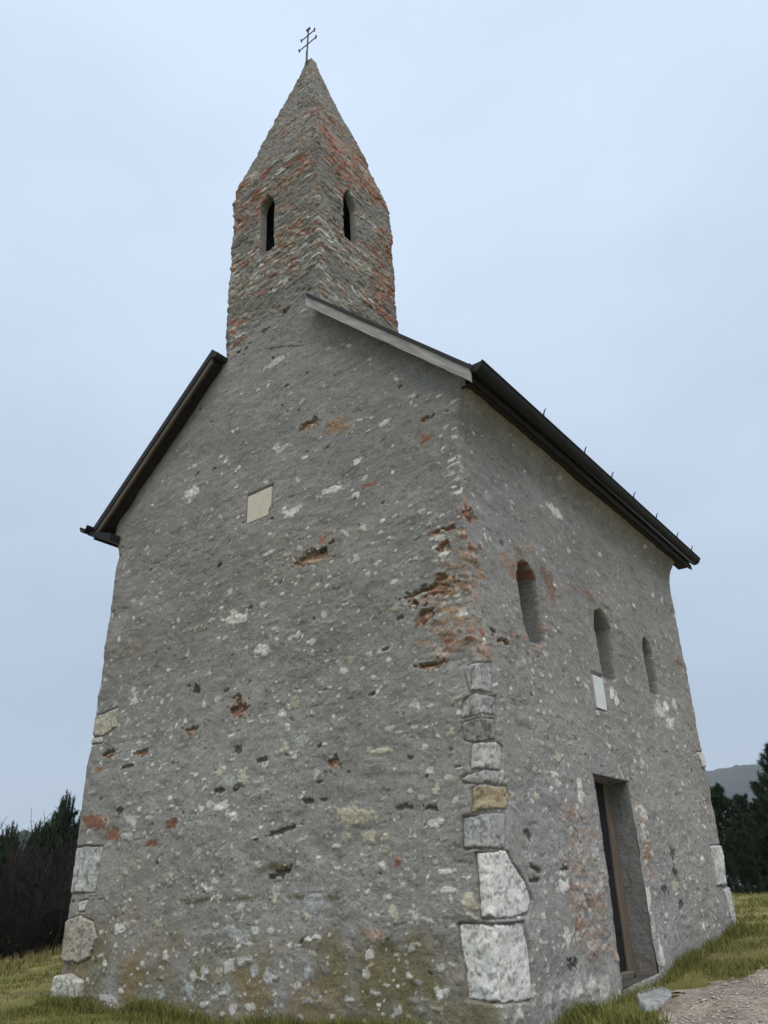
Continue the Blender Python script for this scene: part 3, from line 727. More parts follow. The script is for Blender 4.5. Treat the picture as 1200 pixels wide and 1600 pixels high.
# slopes in two pieces each: in front they stop against the tower, behind it they run up to the ridge
slope_slab(XL0, -4.30, lz, .0, .12, YF + .04, YR).build('roof_boards', M_SOFFIT, church)
rl = slope_slab(XL0 - .05, -4.29, lz, .122, .25, YF - .02, YR); 
rl.prism([(-4.29, lz(-4.29) + .10), (RX, RZ - .25), (RX, RZ), (-4.29, lz(-4.29) + .25)], 'y', TD + .02, YR)
rl.build('roof', M_ROOF, church)
slope_slab(-2.24, XR1, rz_, .0, .10, YF + .04, YR).build('roof_boards', M_SOFFIT, church)
rr_ = slope_slab(-2.26, XR1 + .05, rz_, .132, .19, YF - .015, YR)
rr_.prism([(-2.26, rz_(-2.26) + .08), (RX, RZ - .25), (RX, RZ), (-2.26, rz_(-2.26) + .20)], 'y', TD + .02, YR)
rr_.build('roof', M_ROOF, church)
# bargeboards
def board(x0, x1, f, t0, t1, y0, y1, mat, jit):
    n = 24; xs = np.linspace(x0, x1, n); lo = [f(x) + t0 + jit * random.uniform(-1, 1) for x in xs]; hi = [f(x) + t1 for x in xs]
    poly = [(x, z) for x, z in zip(xs, lo)] + [(x, z) for x, z in zip(xs[::-1], hi[::-1])]
    return MB().prism(poly, 'y', y0, y1).build('bargeboard', mat, church)
board(-2.27, .33, rz_, -.045, .128, YF, YF + .036, M_BOARD_L, .006)
board(XL0, -4.30, lz, -.0, .12, YF, YF + .036, M_BOARD_D, .004)
# small end cap of the left slope by the tower
MB().prism([(-4.33, lz(-4.33) + .13), (-4.20, lz(-4.20) + .0), (-4.17, lz(-4.17) + .04), (-4.31, lz(-4.31) + .27)], 'y', YF - .01, .03).build('roof_end_cap', M_ROOF, church)

def gutter(pa, pb, rad, sgn):
    """half-round gutter trough with thickness from pa to pb"""
    pa, pb = Vector(pa), Vector(pb); v, f = [], []
    n = 14
    for p in (pa, pb):
        for rd in (rad, rad - .012):
            for k in range(n + 1):
                t = math.pi + math.pi * k / n
                v.append((p.x + rd * math.cos(t), p.y, p.z + rd * math.sin(t) * 1.05))
    m = n + 1
    for k in range(n):
        f.append([k, k + 1, 2 * m + k + 1, 2 * m + k]); f.append([m + k + 1, m + k, 3 * m + k, 3 * m + k + 1])
        f.append([k, m + k, m + k + 1, k + 1]); f.append([2 * m + k + 1, 3 * m + k + 1, 3 * m + k, 2 * m + k])
    f.append([0, 2 * m, 3 * m, m]); f.append([n, m + n, 3 * m + n, 2 * m + n])
    b = MB(); b.v = v; b.f = f
    # rolled front bead
    xo = rad * (1 if sgn > 0 else -1)
    b.tube([(pa.x + xo, pa.y, pa.z), (pb.x + xo, pb.y, pb.z)], .016, 8)
    return b.build('gutter', M_GUTTER, church)
gA, gB = (.385, -.17, 6.30), (.30, 7.95, 6.46)
g = gutter(gA, gB, .098, 1)
b = MB()
b.prism([(gA[0] + .095 * math.cos(math.pi + math.pi * k / 12), gA[2] + .100 * math.sin(math.pi + math.pi * k / 12)) for k in range(13)], 'y', gA[1] - .004, gA[1] + .01)
b.build('gutter_end', M_GUTTER, g)
for yv in (1.36, 2.63, 3.61, 4.50, 5.53, 6.60, 7.43):
    t = (yv - gA[1]) / (gB[1] - gA[1]); xx = gA[0] + (gB[0] - gA[0]) * t; zz_ = gA[2] + (gB[2] - gA[2]) * t
    h = MB().box(xx - .10, xx + .101, yv - .012, yv + .012, zz_ + .002, zz_ + .010)
    h.tube([(xx + .100, yv, zz_ - .03), (xx + .108, yv, zz_ + .03), (xx + .125, yv, zz_ + .075), (xx + .15, yv, zz_ + .095)], [.010, .010, .008, .006], 6)
    h.build('gutter_bracket', M_GUTTER, g)
for yv in (2.1, 4.1, 6.1):                      # joints between gutter lengths
    t = (yv - gA[1]) / (gB[1] - gA[1]); xx = gA[0] + (gB[0] - gA[0]) * t; zz_ = gA[2] + (gB[2] - gA[2]) * t
    MB().prism([(xx + rd_ * math.cos(math.pi + math.pi * k / 12), zz_ + rd_ * 1.05 * math.sin(math.pi + math.pi * k / 12)) for rd_, ks in ((.104, range(13)), (.094, range(12, -1, -1))) for k in ks], 'y', yv - .04, yv + .04).build('gutter_joint', M_GUTTER, g)
g2 = gutter((-7.03, -.36, 6.43), (-7.0, 7.9, 6.50), .10, -1)
# eave boards closing the gap between wall head and slope
MB().box(.10, .252, -.02, L + .4, 6.165, 6.195).build('eave_board', M_SOFFIT, church)
MB().box(.255, .285, -.10, L + .5, 6.175, 6.40).build('fascia', M_SOFFIT, church)
MB().hull8([(-7.0, -.28, 6.29), (-6.50, YF + .02, 6.08), (-6.50, L + .4, 6.08), (-7.0, L + .4, 6.29), (-7.0, -.28, 6.36), (-6.50, YF + .02, 6.22), (-6.50, L + .4, 6.22), (-7.0, L + .4, 6.36)]).build('eave_board', M_GUTTER, church)

# --- corner stones
def quoin(poly, c1, c2, stain, prot=.02, label=None, seed=0):
    P = np.array(poly); st = .011
    s = np.arange(P[:, 0].min() - .05, P[:, 0].max() + .05, st); z = np.arange(P[:, 1].min() - .05, P[:, 1].max() + .05, st)
    S, Z = np.meshgrid(s, z)
    n1 = fbm(S, Z, 9, 3, 200 + seed); n2 = fbm(S, Z, 30, 3, 230 + seed)
    sd = poly_sdf(S, Z, poly) + .014 * n1 + .006 * n2
    h = -.04 + (.04 + prot) * sstep(.010, -.014, sd) + .007 * n1 + .003 * n2 + .008 * fbm(S, Z, 3, 2, 260 + seed)
    t = np.clip(.5 + .7 * n1, 0, 1)[..., None]
    c = np.array(c1) * (1 - t) + np.array(c2) * t
    k = sstep(-.2, .3, fbm(S, Z, 3.2, 2, 305 + seed) + stain - .1)[..., None] * sstep(.12, .5, fbm(S * 1.3, Z * .8, 11, 5, 290 + seed, .65) + stain - .42)[..., None]
    c = c * (1 - .58 * k) + np.array([.075, .072, .062]) * .58 * k
    pit = sstep(.30, .55, fbm(S * 1.3, Z * .9, 26, 3, 310 + seed))[..., None]; c = c * (1 - .35 * pit); h = h - .006 * pit[..., 0]
    ed = sstep(-.022, .004, sd + .016 * n2 + .012 * n1)[..., None] * .75; c = c * (1 - ed) + PLASTER * 1.02 * ed
    V = nave_surface(S, Z, h).reshape(-1, 3); F = grid_faces(*S.shape)[fmin(sd) < .012].reshape(-1, 4)
    a, b_, c_ = compact(V, F, c.reshape(-1, 3))
    o = raw_mesh('quoin', a, b_, M_STONE, church, c_, True)
    if label: o['label'] = label
    return o
Wt, Wt2 = (.53, .515, .475), (.62, .605, .56)
Wx, Wx2 = (.62, .605, .565), (.72, .705, .665)
Gy, Gy2 = (.30, .30, .285), (.42, .42, .40)
Oc, Oc2 = (.36, .28, .175), (.46, .38, .26)
for i, (q, c1, c2, st) in enumerate(zip(QN, (Gy, Gy, (.22, .21, .17), Gy2, Gy, Oc, Gy, Wx, Wx), (Gy2, Wt, Gy, Wt, Gy2, Oc2, Gy2, Wx2, Wx2), (.2, .3, .55, .2, .35, 0, .2, -.15, .16))):
    quoin(q, c1, c2, st, .004 if i < 7 else .007, 'ochre sandstone corner block' if i == 5 else None, i)
for i, (q, c1, c2, st, pr) in enumerate(zip(QL, ((.40, .36, .28), (.46, .44, .40), Gy2, Wt, (.34, .31, .245), (.50, .48, .40)), ((.48, .45, .38), Wt, Wt, Wt2, (.42, .39, .32), (.60, .58, .50)), (0, 0, .3, .1, .05, .4), (.008, .008, .010, .006, .022, .07))):
    quoin(q, c1, c2, st, pr, None, 20 + i)
for i, q in enumerate(QR): quoin(q, Gy2, Wt2, .1, .025, None, 40 + i)

# --- plaques, flush in their recesses
M_PLQ_F = flat_mat('cream_marble', (.52, .47, .37), (.60, .55, .45), (4, 4, 4), 2.0, .6, .001)
M_PLQ_S = flat_mat('pale_marble', (.58, .60, .59), (.68, .69, .67), (4, 4, 4), 2.0, .5, .001)
MB().prism(PLAQ_F, 'y', -.006, .06).build('plaque', M_PLQ_F, church, bevel=.004)['label'] = 'cream stone plaque with a chipped lower corner'
MB().prism(PLAQ_S, 'x', -.06, .006).build('plaque', M_PLQ_S, church, bevel=.004)['label'] = 'narrow pale plaque above the door'

# --- door
DD = .26
def reveal(p0, p1, q0, q1, seed):
    """rough plastered jamb face between outer edge p0-p1 and inner edge q0-q1 (points in y,z; outer at x=0, inner at x=-DD)"""
    n, m = 170, 26
    a = np.linspace(0, 1, n)[:, None]; t = np.linspace(0, 1, m)[None]
    oy = p0[0] + (p1[0] - p0[0]) * a; oz = p0[1] + (p1[1] - p0[1]) * a; iy = q0[0] + (q1[0] - q0[0]) * a; iz = q0[1] + (q1[1] - q0[1]) * a
    Y = oy + (iy - oy) * t; Z = oz + (iz - oz) * t; X = .001 - (DD + .004) * t + 0 * a
    U = (np.hypot(oy - p0[0], oz - p0[1]) + 0 * t); Q = t * DD + 0 * a
    d = .010 * fbm(U, Q, 3, 4, 610 + seed) + .004 * fbm(U, Q, 14, 3, 620 + seed)
    lin = sstep(.05, 0, np.abs(fbm(U, Q * .8, 2.2, 3, 630 + seed))) * sstep(0, .3, fbm(U, Q, 1.5, 2, 640 + seed))
    cy = 3.08; sg = np.sign(cy - Y)
    d = d * sstep(0, .12, t)
    if abs(p1[1] - p0[1]) < .3: Z = Z - d
    else: Y = Y + sg * d * .8
    c = PLASTER * (.92 + .12 * fbm(U, Q, 2, 4, 650 + seed) - .3 * lin)[..., None]
    low = sstep(.30, .02, Z + .08 * fbm(U, Q, 5, 3, 660 + seed))[..., None]
    c = c * (1 - low * .6) + np.array([.20, .16, .12]) * low * .6
    raw_mesh('door_reveal', np.stack([X, Y, Z], -1).reshape(-1, 3), grid_faces(n, m).reshape(-1, 4), M_WALL, church, c.reshape(-1, 3), True)
reveal((3.602, -.1), (3.575, 2.14), (3.585, -.1), (3.595, 2.14), 1)
reveal((2.50, -.1), (2.515, 2.14), (2.46, -.1), (2.48, 2.14), 2)
reveal((2.40, 2.135), (3.66, 2.135), (2.40, 2.10), (3.66, 2.10), 3)
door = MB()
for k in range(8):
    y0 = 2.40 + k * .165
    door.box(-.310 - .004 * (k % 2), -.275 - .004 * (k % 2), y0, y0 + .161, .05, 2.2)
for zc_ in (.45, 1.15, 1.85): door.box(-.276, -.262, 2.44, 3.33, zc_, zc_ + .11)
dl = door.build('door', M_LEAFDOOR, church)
MB().tube([(-.27, 2.74, 1.05), (-.24, 2.74, 1.05), (-.24, 2.84, 1.05)], .011, 6).build('handle', M_IRON, dl)
fr = MB().hull8([(-.28, 3.375, .0), (-.255, 3.375, .0), (-.255, 3.60, .0), (-.28, 3.60, .0), (-.28, 3.385, 2.16), (-.255, 3.385, 2.16), (-.255, 3.61, 2.16), (-.28, 3.61, 2.16)])
fr.box(-.28, -.255, 2.40, 2.50, .0, 2.16).build('door_frame', M_POST, church, bevel=.006)
MB().box(-.32, -.20, 2.50, 3.40, -.02, .05).build('threshold', M_POST, church, bevel=.01)
MB().box(-.20, -.02, 2.50, 3.70, -.25, -.01).build('door_sill_stone', M_DARK, church, bevel=.02)
MB().box(-.6, -.27, 2.3, 3.9, 2.11, 2.3).build('lintel', M_DARK, church)
mb = MB(); mb.box(-.36, -.29, 3.58, 3.95, -.1, 2.3); mb.box(-.36, -.29, 2.2, 2.44, -.1, 2.3); mb.build('door_jamb_backing', M_DARK, church)

# ------------------------------------------------------------------ ground
def ground_h(x, y):
    x = np.asarray(x, float); y = np.asarray(y, float)
    h = np.interp(y, [-40, -6, -1, 1, 2.6, 3.6, 4.7, 7, 12, 22, 40], [-.6, -.42, -.21, -.17, -.12, -.06, .08, .27, .42, .60, .62])
    h = h + np.where(x < 0, .016 * np.maximum(x, -22), .0)
    r = np.hypot(x - 0, y - 0)
    h = h - 34 * sstep(48, 330, r)
    h = h + .03 * fbm(x, y, .7, 3, 300) * sstep(60, 40, r)
    return h
def axis(lim, fine, step):
    a = list(np.arange(-fine, fine + .01, step)); x = fine; d = step
    while x < lim: d *= 1.22; x += d; a = [-x] + a + [x]
    return np.array(a)
ax = axis(5200, 26, .22)
X, Y = np.meshgrid(ax - 2, ax + 2)
H = ground_h(X, Y)
n = fbm(X, Y, .5, 4, 310); n2 = fbm(X, Y, 2.3, 3, 311)
g1, g2_, g3 = np.array([.12, .12, .032]), np.array([.20, .178, .056]), np.array([.14, .11, .066])
t = np.clip(.5 + .8 * n, 0, 1)[..., None]; c = g1 * (1 - t) + g2_ * t
k = sstep(.25, .7, n2 + .3 * n)[..., None] * .6; c = c * (1 - k) + g3 * k
dry = (sstep(17, 21, np.hypot(X - CAM[0], Y - CAM[1])) * (X < -6))[..., None]
c = c * (1 - .6 * dry) + np.array([.19, .145, .07]) * .6 * dry
far = sstep(45, 120, np.hypot(X, Y))[..., None]
c = c * (1 - far) + np.array([.035, .045, .028]) * far
GR = raw_mesh('ground', np.stack([X, Y, H], -1).reshape(-1, 3), grid_faces(*X.shape).reshape(-1, 4), M_GROUND, None, c.reshape(-1, 3), True)
tag(GR, kind='structure')

# gravel path beside the church
PATH = [(1.5, -4.0), (1.2, -.6), (.98, .3), (.80, 1.0), (.60, 1.9), (.44, 2.8), (.55, 3.4), (.85, 3.9), (1.15, 4.4), (1.35, 5.2), (1.5, 7), (2.0, 10), (6.4, 10), (6.0, 5), (5.4, 0), (5.4, -4)]
xs = np.arange(.2, 6.8, .035); ys = np.arange(-4.2, 10.2, .035)
X, Y = np.meshgrid(xs, ys)
sd = poly_sdf(X, Y, PATH) + .18 * fbm(X, Y, 3.0, 4, 320, .6)
n1 = fbm(X, Y, 12, 3, 321)
H = ground_h(X, Y) + .004 + .014 * sstep(.1, -.1, sd) + .006 * n1
t = np.clip(.5 + .6 * fbm(X, Y, 4, 3, 322) + .3 * n1, 0, 1)[..., None]
c = np.array([.20, .165, .135]) * (1 - t) + np.array([.34, .295, .25]) * t
F = grid_faces(*X.shape)[fmax(sd) < 0].reshape(-1, 4)
a, b_, c_ = compact(np.stack([X, Y, H], -1).reshape(-1, 3), F, c.reshape(-1, 3))
tag(raw_mesh('path', a, b_, M_GROUND, None, c_, True), kind='structure')

def in_path(x, y): return poly_sdf(x, y, PATH) + .18 * fbm(x, y, 3.0, 4, 320, .6)

# loose gravel, uncountable
ICO = None
def blob_set(cs, rad, flat=.6):
    """many small irregular pebbles as one vertex/face set"""
    base = np.array([(1, 0, 0), (-1, 0, 0), (0, 1, 0), (0, -1, 0), (0, 0, 1), (0, 0, -1)], float)
    fc = np.array([(0, 2, 4), (2, 1, 4), (1, 3, 4), (3, 0, 4), (2, 0, 5), (1, 2, 5), (3, 1, 5), (0, 3, 5)])
    n = len(cs); ang = rng.uniform(0, 6.28, n); jit = 1 + rng.uniform(-.3, .3, (n, 6, 1))
    v = base[None] * jit * rad[:, None, None]
    v[:, :, 2] *= flat
    ca, sa_ = np.cos(ang)[:, None], np.sin(ang)[:, None]
    x = v[:, :, 0] * ca - v[:, :, 1] * sa_; y = v[:, :, 0] * sa_ + v[:, :, 1] * ca
    v = np.stack([x, y, v[:, :, 2]], -1) + cs[:, None, :]
    F = (fc[None] + (np.arange(n) * 6)[:, None, None]).reshape(-1, 3)
    return v.reshape(-1, 3), F
npb = 22000
px = rng.uniform(.8, 4.5, npb); py = rng.uniform(-1.5, 6, npb) ; ok = in_path(px, py) < rng.uniform(-.1, .12, npb)
px, py = px[ok], py[ok]; rad = .004 + .016 * rng.random(len(px)) ** 4
V, F = blob_set(np.stack([px, py, ground_h(px, py) + .02 + rad * .2], -1), rad)
pc = np.array([.36, .32, .275]) * (0.6 + .9 * rng.random((len(px), 1))); pc = np.repeat(pc, 6, 0)
tag(raw_mesh('gravel', V, F, M_STONE, None, pc), 'fine pale gravel scattered over the path beside the church', 'gravel', kind='stuff')

def rock(name, poly, z0, z1, c1, c2, label, cat, seed, slope=0):
    P = np.array(poly); st = .014
    X, Y = np.meshgrid(np.arange(P[:, 0].min() - .05, P[:, 0].max() + .05, st), np.arange(P[:, 1].min() - .05, P[:, 1].max() + .05, st))
    n1 = fbm(X, Y, 8, 3, 400 + seed); n2 = fbm(X, Y, 28, 3, 420 + seed)
    sd = poly_sdf(X, Y, poly) + .018 * fbm(X, Y, 4, 2, 430 + seed)
    Z = z0 + (z1 - z0) * sstep(.012, -.03, sd) + .003 * n1 + slope * (Y - P[:, 1].mean())
    t = np.clip(.5 + .8 * n1, 0, 1)[..., None]; c = np.array(c1) * (1 - t) + np.array(c2) * t
    c = c * (1 - .4 * sstep(.3, .6, n2)[..., None])
    F = grid_faces(*X.shape)[fmin(sd) < .02].reshape(-1, 4)
    a, b_, c_ = compact(np.stack([X, Y, Z], -1).reshape(-1, 3), F, c.reshape(-1, 3))
    return tag(raw_mesh(name, a, b_, M_STONE, None, c_, True), label, cat)
rock('doorstep', [(.03, 2.75), (.06, 3.2), (.16, 3.3), (.38, 2.98), (.56, 2.4), (.60, 1.95), (.50, 1.80), (.36, 1.98), (.18, 2.4)], -.26, -.07, (.22, .228, .23), (.32, .328, .325),
     'flat pale grey stone slab lying on the ground before the church door', 'doorstep', 1)
rock('stone', [(1.86, 1.16), (1.95, 1.3), (2.12, 1.32), (2.16, 1.15), (2.02, 1.04)], -.2, -.06, (.36, .31, .26), (.48, .43, .38),
     'small pale beige stone lying loose on the gravel path', 'stone', 2)

# ------------------------------------------------------------------ grass
def blades(P, hgt, wid, col, seg=2):
    """curved blades; P (n,2); one mesh worth of arrays"""
    n = len(P); z = ground_h(P[:, 0], P[:, 1]) - .01
    a = rng.uniform(0, 6.283, n); b = rng.uniform(0, 6.283, n); ln = hgt * rng.uniform(.15, .75, n)
    dx, dy = np.cos(a) * wid / 2, np.sin(a) * wid / 2
    lx, ly = np.cos(b) * ln, np.sin(b) * ln
    v = np.zeros((n, 5, 3))
    v[:, 0] = np.stack([P[:, 0] - dx, P[:, 1] - dy, z], -1); v[:, 1] = np.stack([P[:, 0] + dx, P[:, 1] + dy, z], -1)
    mx, my, mz = P[:, 0] + lx * .35, P[:, 1] + ly * .35, z + hgt * .6
    v[:, 2] = np.stack([mx + dx * .8, my + dy * .8, mz], -1); v[:, 3] = np.stack([mx - dx * .8, my - dy * .8, mz], -1)
    v[:, 4] = np.stack([P[:, 0] + lx, P[:, 1] + ly, z + hgt * rng.uniform(.8, 1.0, n)], -1)
    o = (np.arange(n) * 5)[:, None]
    F = np.concatenate([o + np.array([[0, 1, 2]]), o + np.array([[0, 2, 3]]), o + np.array([[3, 2, 4]])])
    return v.reshape(-1, 3), F, np.repeat(col, 5, 0)
def gcol(n, dry):
    a = np.array([.070, .090, .018]); b = np.array([.185, .180, .042]); d = np.array([.26, .21, .095])
    t = rng.random((n, 1)); c = a * (1 - t) + b * t
    k = (rng.random(n) < dry)[:, None]; return np.where(k, d * (.6 + .6 * rng.random((n, 1))), c)
sets = []
def field(n, x0, x1, y0, y1, h0, h1, w, dryf, cond):
    P = np.stack([rng.uniform(x0, x1, n), rng.uniform(y0, y1, n)], -1)
    P = P[cond(P[:, 0], P[:, 1])]
    clump = np.clip(.55 + .9 * fbm(P[:, 0], P[:, 1], 1.6, 3, 500), .15, 1.5)
    keep = rng.random(len(P)) < clump; P = P[keep]; clump = clump[keep]
    h = (h0 + (h1 - h0) * rng.random(len(P)) ** 2) * (.6 + .5 * clump)
    sets.append(blades(P, h, w, gcol(len(P), dryf)))
inside = lambda x, y: (x > -W - .02) & (x < .03) & (y > -.03) & (y < L + .02)
off = lambda x, y: ~inside(x, y) & (in_path(x, y) > rng.uniform(-.12, .10, len(x)))
field(90000, -9.5, 2.2, -2.2, 0, .04, .11, .006, .10, off)
field(22000, -6.6, .3, -.22, -.0, .06, .19, .006, .12, off)
field(75000, 0, 2.6, -1, 8.2, .03, .10, .006, .14, off)
field(9000, .02, .22, 0, 7.1, .08, .20, .006, .10, off)
field(4500, .05, .9, .2, 1.6, .08, .20, .007, .06, off)
field(110000, -19, -6.5, -4, 10, .04, .09, .010, .22, off)
field(60000, -24, -12, 0, 14, .06, .16, .014, .55, lambda x, y: off(x, y) & (np.hypot(x - CAM[0], y - CAM[1]) > 17.5) & (np.hypot(x - CAM[0], y - CAM[1]) < 24))
field(110000, -9, 3.5, 7, 34, .04, .12, .014, .25, off)
V = np.concatenate([s[0] for s in sets]); C = np.concatenate([s[2] for s in sets]); o_ = 0; Fs = []
for s in sets: Fs.append(s[1] + o_); o_ += len(s[0])
tag(raw_mesh('grass', V, np.concatenate(Fs), M_GRASS, None, C), 'short green and straw coloured grass round the foot of the church', 'grass', kind='stuff')

# ------------------------------------------------------------------ trees
def segs_mesh(A, B, ra, rb):
    """tapered three-sided twigs"""
    A, B = np.array(A), np.array(B); d = B - A; d /= np.linalg.norm(d, axis=1, keepdims=True) + 1e-9
    u = np.cross(d, np.array([.31, .77, .55])); u /= np.linalg.norm(u, axis=1, keepdims=True) + 1e-9; w = np.cross(d, u)
    ra, rb = np.array(ra)[:, None], np.array(rb)[:, None]; ring = []
    for P, r_ in ((A, ra), (B, rb)):
        for k in range(3):
            t = 2.0944 * k; ring.append(P + (u * math.cos(t) + w * math.sin(t)) * r_)
    v = np.stack(ring, 1); o = (np.arange(len(A)) * 6)[:, None]
    F = np.concatenate([o + np.array([[k, (k + 1) % 3, 3 + (k + 1) % 3, 3 + k]]) for k in range(3)])
    return v.reshape(-1, 3), F

def make_pine(h, rad, base_clear, seed, dens=1.0, shoots=False):
    """returns (trunk mesh object, crown mesh object) parented to a new Empty at the base"""
    r = random.Random(seed); g = np.random.default_rng(seed)
    root = empty('pine_tree')
    pts = [(0, 0, -.3)]; x = y = 0
    for k in range(1, 9):
        x += r.gauss(0, .02) * h * .3; y += r.gauss(0, .02) * h * .3
        pts.append((x, y, h * .97 * k / 8))
    tr = MB().tube(pts, [.028 * h * (1 - .9 * i / 8) + .008 for i in range(9)], 8)
    def axis_at(t):
        q = t * 8; i = min(int(q), 7); f = q - i
        return Vector(pts[i]) * (1 - f) + Vector(pts[i + 1]) * f
    A, B, RA, RB, cl, cd = [], [], [], [], [], []
    nw = int(13 * (h / 4) ** .5)
    for wv in range(nw):
        t = base_clear + (1 - base_clear) * (wv + r.uniform(-.3, .3)) / nw
        t = min(max(t, .03), .97)
        n = r.randint(5, 7); ph = r.uniform(0, 6.28)
        Lr = rad * (1 - t) ** .75 * (0.75 if t < .25 else 1) + .10 * rad
        for k in range(n):
            a = ph + 6.283 * k / n + r.gauss(0, .25); ln = Lr * r.uniform(.55, 1.15)
            p = axis_at(t); up = r.uniform(.10, .45) + .55 * t
            d = Vector((math.cos(a), math.sin(a), up)).normalized()
            prev = p; m = 5
            for j in range(1, m + 1):
                d2 = (d + Vector((r.gauss(0, .12), r.gauss(0, .12), .10 * j))).normalized()
                q = prev + d2 * ln / m
                A.append(prev); B.append(q); w0 = .010 * h * (1 - t) * .6 + .008
                RA.append(w0 * (1 - .16 * (j - 1))); RB.append(w0 * (1 - .16 * j))
                if j >= 2:
                    for _ in range(2 if j < m else 1):
                        sd_ = (d2 + Vector((r.gauss(0, .7), r.gauss(0, .7), r.uniform(0, .6)))).normalized()
                        sl = ln * r.uniform(.10, .26); q2 = q + sd_ * sl
                        A.append(q); B.append(q2); RA.append(.008); RB.append(.004)
                        cl.append(q2); cd.append((sd_ + Vector((0, 0, .5))).normalized()); cl.append(q + sd_ * sl * .5); cd.append(sd_)
                    cl.append(q); cd.append(d2)
                if shoots and j == m:
                    for k_ in range(1, 6): cl.append(q + Vector((0, 0, .075 * k_))); cd.append(Vector((0, 0, 1)))
                prev = q
    if shoots:
        for k_ in range(9): cl.append(axis_at(1.0) + Vector((0, 0, .07 * k_ - .1))); cd.append(Vector((0, 0, 1)))
    for k in range(4):
        cl.append(axis_at(.93 + .02 * k)); cd.append(Vector((r.gauss(0, .2), r.gauss(0, .2), 1)).normalized())
    o = tr; v0 = o.v; f0 = o.f
    sv, sf = segs_mesh([tuple(p) for p in A], [tuple(p) for p in B], RA, RB)
    b0 = len(o.v); o.v = o.v + [tuple(p) for p in sv]; o.f = o.f + [[int(i) + b0 for i in q] for q in sf]
    trunk = raw_mesh('trunk', o.v, o.f, M_BARK, root)
    cl = np.array([tuple(p) for p in cl]); cd = np.array([tuple(p) for p in cd])
    nn = int(26 * dens); n = len(cl)
    cen = np.repeat(cl, nn, 0); ax_ = np.repeat(cd, nn, 0)
    s = g.uniform(-.5, 1, (n * nn, 1)) * .16 * (h / 4) ** .5
    cen = cen + ax_ * s
    dr = ax_ * (1.0 if shoots else .75) + g.normal(0, .38 if shoots else .55, (n * nn, 3)); dr /= np.linalg.norm(dr, axis=1, keepdims=True)
    nl = g.uniform(.10, .19, (n * nn, 1)) * (h / 4) ** .4
    sdv = np.cross(dr, g.normal(0, 1, (n * nn, 3))); sdv /= np.linalg.norm(sdv, axis=1, keepdims=True) + 1e-9
    wv_ = .010
    V = np.stack([cen - sdv * wv_, cen + sdv * wv_, cen + dr * nl], 1).reshape(-1, 3)
    F = np.arange(n * nn * 3).reshape(-1, 3)
    tone = np.repeat(g.uniform(.6, 1.35, (n, 1)), nn, 0) * g.uniform(.75, 1.25, (n * nn, 1))
    c = np.array([.024, .042, .020]) * tone
    crown = raw_mesh('crown', V, F, M_LEAF, root, np.repeat(c, 3, 0))
    return root

def make_shrub(h, spread, seed, n=26, leafy=0.0):
    r = random.Random(seed); root = empty('bare_shrub'); A, B, RA, RB = [], [], [], []
    def grow(p, d, ln, rad, lev):
        m = 4
        for j in range(m):
            d = (d + Vector((r.gauss(0, .16), r.gauss(0, .16), r.gauss(.03, .1)))).normalized()
            q = p + d * ln / m; A.append(tuple(p)); B.append(tuple(q)); RA.append(rad * (1 - .18 * j)); RB.append(rad * (1 - .18 * (j + 1)))
            if lev < 3:
                for _ in range(r.choice((1, 2, 2)) if lev else r.choice((1, 2))):
                    sd_ = (d + Vector((r.gauss(0, .55), r.gauss(0, .55), r.uniform(-.1, .5)))).normalized()
                    grow(q, sd_, ln * r.uniform(.35, .6), rad * .55, lev + 1)
            p = q
    for _ in range(n):
        a = r.uniform(0, 6.28); rr0 = spread * .45 * math.sqrt(r.random())
        p = Vector((math.cos(a) * rr0, math.sin(a) * rr0, -.1))
        d = Vector((math.cos(a) * r.uniform(.05, .55), math.sin(a) * r.uniform(.05, .55), 1)).normalized()
        grow(p, d, h * r.uniform(.5, .85), .016, 1)
    A, B = np.array(A), np.array(B)
    sv, sf = segs_mesh(A, B, np.maximum(RA, .006), np.maximum(RB, .004))
    raw_mesh('twigs', sv, sf, M_TWIG, root)
    MB().tube([(0, 0, -.2), (0.02, .01, .35), (.05, -.03, .8)], [.06, .05, .03], 7).build('trunk', M_BARK, root)
    return root

def copy_tree(o):
    c = o.copy(); COL.objects.link(c)
    for ch in list(o.children):
        k = ch.copy(); COL.objects.link(k); k.parent = c
    return c
def place(o, az, d, sc, rz, label, cat, group, dz=0):
    a = math.radians(az); x = CAM[0] + d * math.sin(a); y = CAM[1] + d * math.cos(a)
    o.location = (x, y, float(ground_h(np.array([x]), np.array([y]))[0]) + dz); o.scale = (sc, sc, sc); o.rotation_euler = (0, 0, rz)
    return tag(o, label, cat, group)
p1 = make_pine(4.3, 1.5, .04, 3, 1.0)
p2 = make_pine(3.2, 1.0, .06, 8, 1.0)
GP = 'pines on the far side of the field right of the church'
place(p1, -11.6, 30, 1.02, .4, 'tallest dark green pine at the right edge of the picture', 'pine', GP)
RIGHT = [(p2, -15.3, 31.5, 1.08, 1.0, 'dark pine with a ragged top nearest to the church wall on the right'),
         (p1, -14.0, 33, .74, 2.2, 'lower bushy pine between the tall pine and the church wall'),
         (p2, -13.1, 30.5, .84, 3.1, 'short dark pine in front at the foot of the tallest pine'),
         (p1, -16.6, 34, .74, 4.0, 'pine half hidden behind the far corner of the church'),
         (p1, -12.9, 36, .90, 5.0, 'pine standing behind the tallest pine on the right'),
         (p2, -14.7, 29.8, .66, 5.6, 'lowest pine at the edge of the grass by the church corner')]
first2 = True
for (src, az, d, sc, rz, lab) in RIGHT:
    if src is p2 and first2: o = p2; first2 = False
    else: o = copy_tree(src)
    place(o, az, d, sc, rz, lab, 'pine', GP)
p3 = make_pine(3.15, 1.0, .08, 21, .75, True)
GPL = 'young pines above the thicket left of the church'
place(p3, -58.9, 24.5, 1.0, .3, 'young pine with upright shoots rising beside the left wall of the church', 'pine', GPL)
